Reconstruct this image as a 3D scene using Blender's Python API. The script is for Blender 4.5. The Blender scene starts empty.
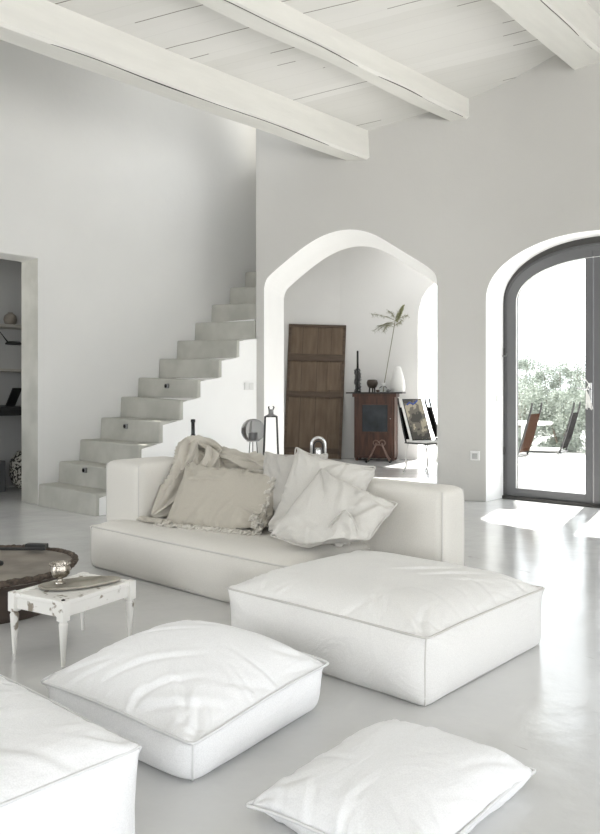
import bpy, bmesh, math, random
import numpy as np
from mathutils import Vector, Matrix, noise as mnoise

random.seed(7); np.random.seed(7)
SC = bpy.context.scene
COL = SC.collection
R = math.radians
DX, DY = .862, .507                    # direction of the slanted arch wall
P1 = (-6.5, 6.37)                      # its left corner

# ------------------------------------------------------------------ materials
def new_mat(name):
    m = bpy.data.materials.new(name); m.use_nodes = True
    nt = m.node_tree; b = nt.nodes['Principled BSDF']
    return m, nt, b

def mat(name, col, rough=.6, metal=0., var=0., vscale=3., col2=None, bump=0., bscale=40., bdetail=4,
        bdist=.01, sheen=0., spec=.5, stretch=None, bump2=0., b2scale=4., trans=0., ior=1.45, vdetail=4, vlo=.35, vhi=.65):
    m, nt, b = new_mat(name)
    N, L = nt.nodes, nt.links
    b.inputs['Base Color'].default_value = (*col, 1)
    b.inputs['Roughness'].default_value = rough
    b.inputs['Metallic'].default_value = metal
    b.inputs['Specular IOR Level'].default_value = spec
    b.inputs['IOR'].default_value = ior
    if trans: b.inputs['Transmission Weight'].default_value = trans
    if sheen:
        b.inputs['Sheen Weight'].default_value = sheen
        b.inputs['Sheen Roughness'].default_value = .5
    tc = N.new('ShaderNodeTexCoord'); src = tc.outputs['Object']
    if stretch:
        mp = N.new('ShaderNodeMapping'); mp.inputs['Scale'].default_value = stretch
        L.new(src, mp.inputs['Vector']); src = mp.outputs['Vector']
    if var or col2:
        n = N.new('ShaderNodeTexNoise'); n.inputs['Scale'].default_value = vscale; n.inputs['Detail'].default_value = vdetail
        L.new(src, n.inputs['Vector'])
        r = N.new('ShaderNodeValToRGB')
        c2 = col2 or tuple(max(0, c * (1 - var)) for c in col)
        r.color_ramp.elements[0].position = vlo; r.color_ramp.elements[0].color = (*c2, 1)
        r.color_ramp.elements[1].position = vhi; r.color_ramp.elements[1].color = (*col, 1)
        L.new(n.outputs['Fac'], r.inputs['Fac']); L.new(r.outputs['Color'], b.inputs['Base Color'])
    last = None
    for s, sc_, d in ((bump2, b2scale, bdist * 3), (bump, bscale, bdist)):
        if not s: continue
        n = N.new('ShaderNodeTexNoise'); n.inputs['Scale'].default_value = sc_; n.inputs['Detail'].default_value = bdetail
        L.new(src, n.inputs['Vector'])
        bp = N.new('ShaderNodeBump'); bp.inputs['Strength'].default_value = s; bp.inputs['Distance'].default_value = d
        L.new(n.outputs['Fac'], bp.inputs['Height'])
        if last: L.new(last.outputs['Normal'], bp.inputs['Normal'])
        last = bp
    if last: L.new(last.outputs['Normal'], b.inputs['Normal'])
    return m

def fabric(name, col, weave=260., crease=.25, cscale=5.):
    """linen: fine weave bump, slight slub colour, soft creases"""
    m, nt, b = new_mat(name); N, L = nt.nodes, nt.links
    b.inputs['Roughness'].default_value = .9
    b.inputs['Specular IOR Level'].default_value = .2
    b.inputs['Sheen Weight'].default_value = .15
    tc = N.new('ShaderNodeTexCoord')
    n1 = N.new('ShaderNodeTexNoise'); n1.inputs['Scale'].default_value = cscale; n1.inputs['Detail'].default_value = 6
    n1.inputs['Roughness'].default_value = .55; n1.inputs['Distortion'].default_value = 1.2
    mp = N.new('ShaderNodeMapping'); mp.inputs['Scale'].default_value = (1, .45, 1); mp.inputs['Rotation'].default_value = (.2, .1, .5)
    L.new(tc.outputs['Object'], mp.inputs['Vector']); L.new(mp.outputs['Vector'], n1.inputs['Vector'])
    n2 = N.new('ShaderNodeTexNoise'); n2.inputs['Scale'].default_value = weave; n2.inputs['Detail'].default_value = 2
    L.new(tc.outputs['Object'], n2.inputs['Vector'])
    r = N.new('ShaderNodeValToRGB')
    r.color_ramp.elements[0].position = .3; r.color_ramp.elements[0].color = (*[c * .9 for c in col], 1)
    r.color_ramp.elements[1].position = .7; r.color_ramp.elements[1].color = (*col, 1)
    L.new(n2.outputs['Fac'], r.inputs['Fac']); L.new(r.outputs['Color'], b.inputs['Base Color'])
    b1 = N.new('ShaderNodeBump'); b1.inputs['Strength'].default_value = crease; b1.inputs['Distance'].default_value = .03
    b2 = N.new('ShaderNodeBump'); b2.inputs['Strength'].default_value = .15; b2.inputs['Distance'].default_value = .002
    L.new(n1.outputs['Fac'], b1.inputs['Height']); L.new(n2.outputs['Fac'], b2.inputs['Height'])
    L.new(b1.outputs['Normal'], b2.inputs['Normal']); L.new(b2.outputs['Normal'], b.inputs['Normal'])
    return m

M = {}
M['plaster'] = mat('white plaster', (.68, .675, .655), .85, var=.03, vscale=1.5, bump=.12, bscale=18, bdist=.01, bump2=.25, b2scale=1.6, spec=.2)
M['plaster_shaded'] = mat('shaded white plaster', (.53, .52, .495), .85, var=.03, vscale=1.5, bump=.12, bscale=18, bdist=.01, bump2=.25, b2scale=1.6, spec=.2)  # plaster greyed so the front wall's shade sits in its colour
M['plaster_white'] = mat('lighter white plaster', (.80, .795, .78), .85, var=.03, vscale=1.5, bump=.12, bscale=18, bdist=.01, bump2=.25, b2scale=1.6, spec=.2)  # lighter plaster for the alcove walls
M['reveal'] = mat('lit reveal plaster', (.86, .86, .85), .8, var=.02, bump=.1, bscale=16, spec=.2)  # whitened plaster, light on the jambs put into the colour
M['beam'] = mat('painted beam', (.72, .71, .67), .7, var=.05, vscale=4, bump=.3, bscale=14, bdist=.01, stretch=(3, .5, 3))
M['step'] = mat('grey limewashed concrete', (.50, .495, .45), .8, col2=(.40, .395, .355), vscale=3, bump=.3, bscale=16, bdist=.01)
M['stair_side'] = mat('lit stair limewash', (.88, .88, .87), .8, var=.02, bump=.15, bscale=12, spec=.2)  # whiter than the walls, colour stands in for strong light on this face
M['sofa'] = fabric('beige white sofa cotton', (.755, .73, .68), crease=.12, cscale=3)
M['ott'] = fabric('soft white ottoman linen', (.84, .83, .81), crease=.4, cscale=5)
M['white_fab'] = fabric('bright white cotton', (.91, .91, .915), crease=.35, cscale=5)
M['pillow'] = fabric('off white linen', (.63, .61, .57), crease=.45, cscale=6)
M['taupe'] = fabric('taupe linen', (.50, .465, .40), crease=.5, cscale=7)
M['throw'] = fabric('beige throw', (.56, .525, .46), crease=.35, cscale=9)
M['fringe'] = fabric('pale fringe yarn', (.66, .63, .57), crease=.3)
M['grey_fab'] = fabric('pale grey linen', (.54, .52, .485), crease=.3, cscale=6)
M['pipe'] = mat('seam piping', (.62, .60, .57), .9)
M['pipe_w'] = mat('white seam piping', (.76, .76, .76), .9)
M['black'] = mat('black iron', (.02, .02, .02), .5, bump=.2, bscale=80, bdist=.002)
M['blackgloss'] = mat('black glass', (.012, .012, .014), .12)
M['chrome'] = mat('chrome', (.6, .6, .6), .2, metal=1)
M['steel'] = mat('grey steel', (.25, .25, .25), .4, metal=.8)
M['silver'] = mat('tarnished silver', (.62, .58, .52), .22, metal=1, col2=(.25, .22, .18), vscale=25, bump=.5, bscale=60, bdist=.004)
M['frame'] = mat('grey door paint', (.125, .125, .128), .35, var=.05)
M['frame_dark'] = mat('dark door gasket', (.045, .043, .04), .5)
M['whitepaint'] = mat('chipped white paint', (.80, .785, .75), .55, col2=(.30, .26, .21), vscale=13, vdetail=8, vlo=.36, vhi=.40, bump=.3, bscale=30, bdist=.003)
M['stone'] = mat('weathered board', (.40, .375, .32), .8, col2=(.22, .20, .165), vscale=8, bump=.6, bscale=25, bdist=.01)
M['drum_top'] = mat('greyed wood top', (.31, .275, .235), .55, col2=(.20, .175, .15), vscale=5, bump=.3, bscale=9, bdist=.01)
M['drum'] = mat('dark brown hide', (.075, .055, .045), .6, col2=(.04, .03, .025), vscale=4, bump=.4, bscale=30, bdist=.006)
M['rope'] = mat('dark twisted rope', (.05, .038, .03), .8, col2=(.12, .09, .07), vscale=50, bump=.8, bscale=120, bdist=.006)
M['oak'] = mat('old brown panel wood', (.19, .135, .09), .6, col2=(.13, .09, .06), vscale=4, stretch=(3, 3, .5), bump=.4, bscale=22, bdist=.006, vdetail=7)
M['oak_dark'] = mat('dark rail wood', (.12, .085, .06), .6, col2=(.08, .055, .038), vscale=9, stretch=(.4, 3, 3), bump=.4, bscale=22, bdist=.006)
M['maho'] = mat('reddish cabinet wood', (.10, .048, .033), .45, col2=(.055, .028, .02), vscale=8, stretch=(3, 3, .4), vdetail=6)
M['cabglass'] = mat('dark bluish glass', (.035, .045, .055), .15, col2=(.015, .018, .022), vscale=4)
M['smoke'] = mat('smoked glass', (.42, .42, .42), .06, trans=.85, ior=1.1)
M['clear'] = mat('clear bottle glass', (.9, .93, .92), .03, trans=.95, ior=1.2)
M['ceramic'] = mat('white ceramic', (.82, .82, .80), .35)
M['stem'] = mat('grey stem', (.22, .21, .14), .7)
M['sprig'] = mat('green sprig', (.36, .36, .20), .7, col2=(.24, .26, .12), vscale=30)
M['frond'] = mat('dry olive frond', (.24, .24, .15), .8)
M['olive'] = mat('silvery olive leaf', (.40, .44, .39), .6, col2=(.18, .21, .17), vscale=6)
M['bark'] = mat('bark', (.16, .13, .10), .9, bump=.5, bscale=20)
M['terrace'] = mat('pale terrace', (.80, .79, .77), .8, var=.05, vscale=2, bump=.1, bscale=10)
M['sling'] = mat('dark mesh sling', (.012, .011, .011), .9, spec=0.)
M['brown'] = mat('brown leather', (.035, .016, .009), .9, spec=0.)
M['plastic'] = mat('white switch plastic', (.70, .70, .69), .4)
M['socket'] = mat('grey socket insert', (.42, .42, .41), .4)
M['basket_l'] = mat('patterned wicker', (.55, .53, .48), .8, col2=(.05, .045, .04), vscale=34, vlo=.48, vhi=.52, vdetail=1)
M['greybox'] = mat('grey box', (.10, .10, .105), .7)
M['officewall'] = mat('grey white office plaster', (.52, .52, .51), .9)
M['shelf'] = mat('shelf board', (.42, .40, .36), .7)
M['plume'] = mat('white tassel', (.80, .79, .76), .9)

# floor: glossy poured resin, slightly mottled and wavy
def floor_mat():
    m, nt, b = new_mat('polished poured floor'); N, L = nt.nodes, nt.links
    tc = N.new('ShaderNodeTexCoord')
    n = N.new('ShaderNodeTexNoise'); n.inputs['Scale'].default_value = 1.1; n.inputs['Detail'].default_value = 6; n.inputs['Distortion'].default_value = .6
    L.new(tc.outputs['Object'], n.inputs['Vector'])
    r = N.new('ShaderNodeValToRGB'); e = r.color_ramp.elements
    e[0].position = .3; e[0].color = (.62, .62, .615, 1); e[1].position = .7; e[1].color = (.68, .68, .675, 1)
    L.new(n.outputs['Fac'], r.inputs['Fac'])
    # few dark scuffs
    v = N.new('ShaderNodeTexNoise'); v.inputs['Scale'].default_value = 5.5; v.inputs['Detail'].default_value = 8
    mp = N.new('ShaderNodeMapping'); mp.inputs['Scale'].default_value = (.5, 2.2, 1); mp.inputs['Rotation'].default_value = (0, 0, .6)
    L.new(tc.outputs['Object'], mp.inputs['Vector']); L.new(mp.outputs['Vector'], v.inputs['Vector'])
    sr = N.new('ShaderNodeValToRGB'); s = sr.color_ramp.elements
    s[0].position = .72; s[0].color = (0, 0, 0, 1); s[1].position = .75; s[1].color = (1, 1, 1, 1)
    L.new(v.outputs['Fac'], sr.inputs['Fac'])
    mx = N.new('ShaderNodeMixRGB'); mx.inputs['Color2'].default_value = (.42, .41, .39, 1)
    L.new(sr.outputs['Color'], mx.inputs['Fac']); L.new(r.outputs['Color'], mx.inputs['Color1'])
    L.new(mx.outputs['Color'], b.inputs['Base Color'])
    rr = N.new('ShaderNodeMapRange'); rr.inputs['To Min'].default_value = .10; rr.inputs['To Max'].default_value = .26
    L.new(n.outputs['Fac'], rr.inputs['Value']); L.new(rr.outputs['Result'], b.inputs['Roughness'])
    n2 = N.new('ShaderNodeTexNoise'); n2.inputs['Scale'].default_value = 3.2; n2.inputs['Detail'].default_value = 5
    L.new(tc.outputs['Object'], n2.inputs['Vector'])
    bp = N.new('ShaderNodeBump'); bp.inputs['Strength'].default_value = .22; bp.inputs['Distance'].default_value = .03
    L.new(n2.outputs['Fac'], bp.inputs['Height']); L.new(bp.outputs['Normal'], b.inputs['Normal'])
    b.inputs['Specular IOR Level'].default_value = .7; b.inputs['Coat Weight'].default_value = .2; b.inputs['Coat Roughness'].default_value = .12
    return m
M['floor'] = floor_mat()

def plank_mat():
    """whitewashed boards running at 37 degrees, dark open joints here and there"""
    m, nt, b = new_mat('whitewashed ceiling boards'); N, L = nt.nodes, nt.links
    b.inputs['Roughness'].default_value = .75
    tc = N.new('ShaderNodeTexCoord')
    mp = N.new('ShaderNodeMapping'); mp.inputs['Rotation'].default_value = (0, 0, R(-37.5))
    L.new(tc.outputs['Object'], mp.inputs['Vector'])
    sp = N.new('ShaderNodeSeparateXYZ'); L.new(mp.outputs['Vector'], sp.inputs['Vector'])
    def mth(op, a, c=None):
        n = N.new('ShaderNodeMath'); n.operation = op
        for i, x in enumerate((a, c)):
            if x is None: continue
            if isinstance(x, (int, float)): n.inputs[i].default_value = x
            else: L.new(x, n.inputs[i])
        return n.outputs[0]
    wob = N.new('ShaderNodeTexNoise'); wob.inputs['Scale'].default_value = 1.2; L.new(mp.outputs['Vector'], wob.inputs['Vector'])
    y = mth('ADD', mth('DIVIDE', sp.outputs['Y'], .21), mth('MULTIPLY', wob.outputs['Fac'], .25))
    fr = mth('FRACT', y); idx = mth('FLOOR', y)
    line = mth('LESS_THAN', mth('ABSOLUTE', mth('SUBTRACT', fr, .5)), .022)
    cb = N.new('ShaderNodeCombineXYZ'); L.new(mth('MULTIPLY', sp.outputs['X'], .9), cb.inputs['X']); L.new(mth('MULTIPLY', mth('FLOOR', mth('ADD', y, 0)), 7.31), cb.inputs['Y'])
    n = N.new('ShaderNodeTexNoise'); n.inputs['Scale'].default_value = 1.0; n.inputs['Detail'].default_value = 1
    L.new(cb.outputs['Vector'], n.inputs['Vector'])
    mask = mth('GREATER_THAN', n.outputs['Fac'], .55)
    fac = mth('MULTIPLY', line, mth('ADD', mth('MULTIPLY', mask, .75), .06))
    wn = N.new('ShaderNodeTexWhiteNoise'); wn.noise_dimensions = '1D'; L.new(idx, wn.inputs['W'])
    cr = N.new('ShaderNodeValToRGB'); e = cr.color_ramp.elements
    e[0].color = (.62, .61, .58, 1); e[1].color = (.69, .68, .655, 1)
    L.new(wn.outputs['Value'], cr.inputs['Fac'])
    mx = N.new('ShaderNodeMixRGB'); mx.inputs['Color2'].default_value = (.10, .085, .065, 1)
    L.new(fac, mx.inputs['Fac']); L.new(cr.outputs['Color'], mx.inputs['Color1']); L.new(mx.outputs['Color'], b.inputs['Base Color'])
    return m
M['planks'] = plank_mat()

# ------------------------------------------------------------------ helpers
def tag(o, label=None, cat=None, group=None, kind=None):
    if label: o['label'] = label
    if cat: o['category'] = cat
    if group: o['group'] = group
    if kind: o['kind'] = kind
    return o

def obj(name, bm, m, parent=None, smooth=False, bevel=0., sub=0, auto=None):
    me = bpy.data.meshes.new(name)
    if isinstance(bm, bmesh.types.BMesh):
        bmesh.ops.recalc_face_normals(bm, faces=bm.faces[:])
        bm.to_mesh(me); bm.free()
    else:
        v, f = bm; me.from_pydata([tuple(p) for p in v], [], f); me.update()
    for p in me.polygons: p.use_smooth = smooth
    me.materials.append(M[m] if isinstance(m, str) else m)
    o = bpy.data.objects.new(name, me); COL.objects.link(o)
    if parent: o.parent = parent
    if bevel:
        b = o.modifiers.new('b', 'BEVEL'); b.width = bevel; b.segments = 2; b.limit_method = 'ANGLE'; b.angle_limit = R(35)
    if sub:
        s = o.modifiers.new('s', 'SUBSURF'); s.levels = sub; s.render_levels = sub
    return o

def empty(name, loc=(0, 0, 0), rz=0., label=None, cat=None, group=None, rot=None):
    o = bpy.data.objects.new(name, None); COL.objects.link(o); o.empty_display_size = .1
    o.location = loc; o.rotation_euler = rot or (0, 0, rz)
    return tag(o, label, cat, group)

def copy_tree(o, parent=None):
    c = o.copy(); COL.objects.link(c); c.parent = parent
    for ch in [x for x in COL.objects if x.parent == o]: copy_tree(ch, c)
    return c

def BM(): return bmesh.new()
def box(bm, c, s, rot=None):
    mt = Matrix.Translation(c)
    if rot: mt = mt @ Matrix.Rotation(rot[0], 4, rot[1])
    mt = mt @ Matrix.Diagonal((*s, 1))
    bmesh.ops.create_cube(bm, size=1, matrix=mt); return bm
def box2(bm, a, b):
    return box(bm, [(a[i] + b[i]) / 2 for i in range(3)], [abs(b[i] - a[i]) for i in range(3)])
def lathe(bm, prof, c=(0, 0, 0), n=28, cap=True):
    rings = []
    for r, z in prof:
        rings.append([bm.verts.new((c[0] + r * math.cos(2 * math.pi * k / n), c[1] + r * math.sin(2 * math.pi * k / n), c[2] + z)) for k in range(n)])
    for a, b in zip(rings, rings[1:]):
        for k in range(n): bm.faces.new((a[k], a[(k + 1) % n], b[(k + 1) % n], b[k]))
    if cap:
        if prof[0][0] > 1e-5: bm.faces.new(rings[0][::-1])
        if prof[-1][0] > 1e-5: bm.faces.new(rings[-1])
    bmesh.ops.remove_doubles(bm, verts=bm.verts[:], dist=1e-6)
    return bm
def tube(bm, pts, r, n=8, closed=False):
    pts = [Vector(p) for p in pts]; rr = r if isinstance(r, (list, tuple)) else [r] * len(pts)
    rings = []; up = None
    for i, p in enumerate(pts):
        if closed: t = pts[(i + 1) % len(pts)] - pts[i - 1]
        else: t = pts[min(i + 1, len(pts) - 1)] - pts[max(i - 1, 0)]
        if t.length < 1e-9: t = Vector((0, 0, 1))
        t.normalize()
        if up is None:
            up = Vector((0, 0, 1)) if abs(t.z) < .9 else Vector((1, 0, 0))
        s = t.cross(up)
        if s.length < 1e-6: s = t.orthogonal()
        s.normalize(); up = s.cross(t).normalized()
        rings.append([bm.verts.new(p + (s * math.cos(2 * math.pi * k / n) + up * math.sin(2 * math.pi * k / n)) * rr[i]) for k in range(n)])
    prs = list(zip(rings, rings[1:])) + ([(rings[-1], rings[0])] if closed else [])
    for a, b in prs:
        for k in range(n): bm.faces.new((a[k], a[(k + 1) % n], b[(k + 1) % n], b[k]))
    if not closed: bm.faces.new(rings[0][::-1]); bm.faces.new(rings[-1])
    return bm
def arc(c, r, a0, a1, n, plane='xz'):
    out = []
    for k in range(n + 1):
        a = R(a0 + (a1 - a0) * k / n); u, v = r * math.cos(a), r * math.sin(a)
        out.append((c[0] + u, c[1], c[2] + v) if plane == 'xz' else (c[0] + u, c[1] + v, c[2]) if plane == 'xy' else (c[0], c[1] + u, c[2] + v))
    return out

def slab(outline, p0, d, thick, nrm):
    """extrude a (s, h) outline standing on line p0 + s*d by thick along nrm"""
    bm = BM()
    a = [bm.verts.new((p0[0] + s * d[0], p0[1] + s * d[1], h)) for s, h in outline]
    b = [bm.verts.new((p0[0] + s * d[0] + nrm[0] * thick, p0[1] + s * d[1] + nrm[1] * thick, h)) for s, h in outline]
    bm.faces.new(a); bm.faces.new(b[::-1])
    for i in range(len(a)):
        j = (i + 1) % len(a); bm.faces.new((a[i], b[i], b[j], a[j]))
    return bm
def struct(name, bm, m, **k):
    o = obj(name, bm, m, **k); o['kind'] = 'structure'; return o
def poly_prism(pts, z0, z1):
    bm = BM()
    a = [bm.verts.new((x, y, z0)) for x, y in pts]; b = [bm.verts.new((x, y, z1)) for x, y in pts]
    bm.faces.new(a[::-1]); bm.faces.new(b)
    for i in range(len(a)):
        j = (i + 1) % len(a); bm.faces.new((a[i], a[j], b[j], b[i]))
    return bm

# ------------------------------------------------------------------ room shell
struct('floor', poly_prism([(-9.6, -5.3), (5.3, -5.3), (5.3, 8.2), (-4.6, 8.2), (-4.95, 9.0), (-6.3, 12.7), (-9.1, 11.2), (-11.5, 10.6), (-11.5, 7), (-9.6, 7)], -.12, 0), 'floor')
struct('terrace_paving', poly_prism([(-60, -30), (60, -30), (60, 60), (-60, 60)], -.30, -.04), 'terrace')
W1 = [(0, 0), (.098, 0), (.098, 2.43), (.115, 2.50), (.16, 2.575), (.34, 2.725), (.532, 2.87), (.70, 2.975), (.85, 3.04), (1.0, 3.075), (1.15, 3.08), (1.30, 3.05), (1.466, 2.975),
      (1.749, 2.79), (1.95, 2.66), (2.05, 2.58), (2.095, 2.52), (2.107, 2.44), (2.107, 0), (2.68, 0), (2.68, 6.4), (0, 6.4)]
def door_arch(xl, xr, hs, rise, n=24, p=2.15):
    xc, a = (xl + xr) / 2, (xr - xl) / 2
    out = []
    for k in range(n + 1):
        th = math.pi - math.pi * k / n
        cx, sx = math.cos(th), math.sin(th)
        out.append((xc + a * math.copysign(abs(cx) ** (2 / p), cx), hs + rise * abs(sx) ** (2 / p)))
    return out
DLX, DRX = -4.19, -2.10
def interp(pts, u):
    for (a, ha), (b, hb) in zip(pts, pts[1:]):
        if a <= u <= b and b > a: return ha + (hb - ha) * (u - a) / (b - a)
    return 0.
def front_wall():
    """slanted arch wall running into the door wall through a soft bend, one continuous plaster mesh"""
    CU = 2.68                                   # path length at the bend
    T_ = .55; r_ = T_ / math.tan(R(15.2)); c0 = (P1[0] + DX * (CU - T_), P1[1] + DY * (CU - T_))
    cc = (c0[0] + DY * r_, c0[1] - DX * r_); a0 = math.atan2(c0[1] - cc[1], c0[0] - cc[0]); arcl = r_ * R(30.46)
    xe = P1[0] + DX * CU + T_; ye = P1[1] + DY * CU
    def pos(u):
        if u < CU - T_: return (P1[0] + DX * u, P1[1] + DY * u)
        v = u - (CU - T_)
        if v < arcl:
            a = a0 - v / r_; return (cc[0] + r_ * math.cos(a), cc[1] + r_ * math.sin(a))
        return (xe + v - arcl, ye)
    ux = lambda x: (CU - T_) + arcl + (x - xe)   # path length of a door wall x
    arch1 = [(s_, h_) for s_, h_ in W1[1:-3] if h_ > 0]
    den = []
    for i in range(len(arch1) - 1):
        q = [arch1[max(i - 1, 0)], arch1[i], arch1[i + 1], arch1[min(i + 2, len(arch1) - 1)]]
        for f in (0, .25, .5, .75):
            den.append(tuple(.5 * (2 * q[1][k] + (q[2][k] - q[0][k]) * f + (2 * q[0][k] - 5 * q[1][k] + 4 * q[2][k] - q[3][k]) * f * f + (3 * q[1][k] - q[0][k] - 3 * q[2][k] + q[3][k]) * f ** 3) for k in (0, 1)))
    den.append(arch1[-1]); mono = [den[0]]
    for q in den[1:]:
        if q[0] > mono[-1][0] + 1e-4: mono.append(q)
    arch1 = mono
    # left part of the door arch lies in the bend: map x -> u by search
    def u_of_x(x):
        lo, hi = CU - T_ - .2, ux(5.5)
        for _ in range(50):
            m_ = (lo + hi) / 2
            if pos(m_)[0] < x: lo = m_
            else: hi = m_
        return lo
    arch2 = [(u_of_x(x), h_) for x, h_ in door_arch(DLX, DRX, 2.22, .62, 60)]
    brk = {0., .098, 2.107, arch2[0][0], arch2[-1][0], u_of_x(5.3)}
    u = .04
    while u < u_of_x(5.3): brk.add(round(u, 4)); u += .04 if u < 5.3 else .5
    for a_ in (arch1, arch2):
        for q in a_: brk.add(q[0])
    us = sorted(brk); us = [x for i, x in enumerate(us) if i == 0 or x - us[i - 1] > .004 or x in (.098, 2.107, arch2[0][0], arch2[-1][0])]
    keyed = {.098, 2.107, arch2[0][0], arch2[-1][0]}
    us = [x for i, x in enumerate(us) if x in keyed or not any(abs(x - k_) < .004 for k_ in keyed)]
    def back(u):
        x, y = pos(u)
        if u < 2.3: return (x - DY * 1.04, y + DX * 1.04)
        return (x, 8.22) if u > 2.62 else (x - DY * 1.04 * (2.62 - u) / .32 , y + DX * 1.04 * (2.62 - u) / .32 + (8.22 - y) * (u - 2.3) / .32)
    H = 7.6; bm = BM()
    def V(p, h): return bm.verts.new((p[0], p[1], h))
    def q(*v):
        try: bm.faces.new(v)
        except ValueError: pass
    for a, b in zip(us, us[1:]):
        m_ = (a + b) / 2
        A_ = arch1 if .098 < m_ < 2.107 else arch2 if arch2[0][0] < m_ < arch2[-1][0] else None
        ha, hb = (interp(A_, a), interp(A_, b)) if A_ else (0., 0.)
        Ha, Hb = H, H
        pa, pb, ba, bb = pos(a), pos(b), back(a), back(b)
        q(V(pa, ha), V(pb, hb), V(pb, Hb), V(pa, Ha)); q(V(ba, ha), V(ba, Ha), V(bb, Hb), V(bb, hb))
        q(V(pa, Ha), V(pb, Hb), V(bb, Hb), V(ba, Ha)); q(V(pa, ha), V(ba, ha), V(bb, hb), V(pb, hb))
    for u_, A_ in ((.098, arch1), (2.107, arch1), (arch2[0][0], arch2), (arch2[-1][0], arch2)):
        h_ = interp(A_, u_) or A_[0 if u_ in (.098, arch2[0][0]) else -1][1]
        q(V(pos(u_), 0), V(back(u_), 0), V(back(u_), h_), V(pos(u_), h_))
    for u_ in (0., us[-1]): q(V(pos(u_), 0), V(back(u_), 0), V(back(u_), H), V(pos(u_), H))
    bmesh.ops.remove_doubles(bm, verts=bm.verts[:], dist=1e-4)
    o = struct('wall_front', bm, 'plaster_shaded', bevel=.012); o.data.materials.append(M['reveal'])
    for p in o.data.polygons:            # reveals and soffits of the openings carry their light as a whiter colour
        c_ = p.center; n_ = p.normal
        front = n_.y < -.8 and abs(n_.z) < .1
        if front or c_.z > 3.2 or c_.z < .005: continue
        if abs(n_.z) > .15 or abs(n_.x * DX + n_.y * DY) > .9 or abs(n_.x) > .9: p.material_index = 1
front_wall()

# left wall with the opening to the study
outl = [(-5.3, 0), (2.3, 0), (2.3, 2.655), (4.19, 2.64), (4.19, 0), (7.9, 0), (7.9, 6.4), (-5.3, 6.4)]
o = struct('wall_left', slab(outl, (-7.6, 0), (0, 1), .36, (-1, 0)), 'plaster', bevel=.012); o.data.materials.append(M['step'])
for p in o.data.polygons:                # the side reveal of the study opening takes the darker grey step material
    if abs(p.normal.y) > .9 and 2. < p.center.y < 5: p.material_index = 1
# right wall: three tall window openings; back wall: two unseen ones added for fill
def pierced(name, a, b, fixed, axis, thick, holes, H, m='plaster'):
    bm = BM(); xs = sorted({a, b} | {h[0] for h in holes} | {h[1] for h in holes})
    def bx(u0, u1, z0, z1):
        if z1 - z0 < 1e-4: return
        if axis == 'y': box2(bm, (fixed, u0, z0), (fixed + thick, u1, z1))
        else: box2(bm, (u0, fixed, z0), (u1, fixed + thick, z1))
    for u0, u1 in zip(xs, xs[1:]):
        h = [q for q in holes if q[0] <= u0 + 1e-6 and q[1] >= u1 - 1e-6]
        if h: bx(u0, u1, 0, h[0][2]); bx(u0, u1, h[0][3], H)
        else: bx(u0, u1, 0, H)
    return struct(name, bm, m)
RW = [(-4.4, -1.6, .3, 3.6), (-.6, 2.4, .0, 3.8), (3.5, 6.8, .0, 3.8)]
pierced('wall_right', -5.3, 8.2, 5.0, 'y', .3, RW, 7.6)
BW = [(-6.6, -3.4, .3, 3.2), (.4, 3.4, .3, 3.4)]
pierced('wall_back', -7.6, 5.3, -5.3, 'x', .3, BW, 7.6)
wi = 1
for (u0, u1, z0, z1) in RW:
    bm = BM(); x = 5.2
    for u in (u0 + .03, (u0 + u1) / 2, u1 - .03): box2(bm, (x - .03, u - .03, z0), (x + .03, u + .03, z1))
    for z in (z0 + .03, z1 - .03): box2(bm, (x - .03, u0, z - .03), (x + .03, u1, z + .03))
    w = struct('window_%d' % wi, bm, 'frame'); wi += 1
for (u0, u1, z0, z1) in BW:
    bm = BM(); y = -5.15
    for u in (u0 + .03, (u0 + u1) / 2, u1 - .03): box2(bm, (u - .03, y - .03, z0), (u + .03, y + .03, z1))
    for z in (z0 + .03, z1 - .03): box2(bm, (u0, y - .03, z - .03), (u1, y + .03, z + .03))
    w = struct('window_%d' % wi, bm, 'frame'); wi += 1

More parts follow.
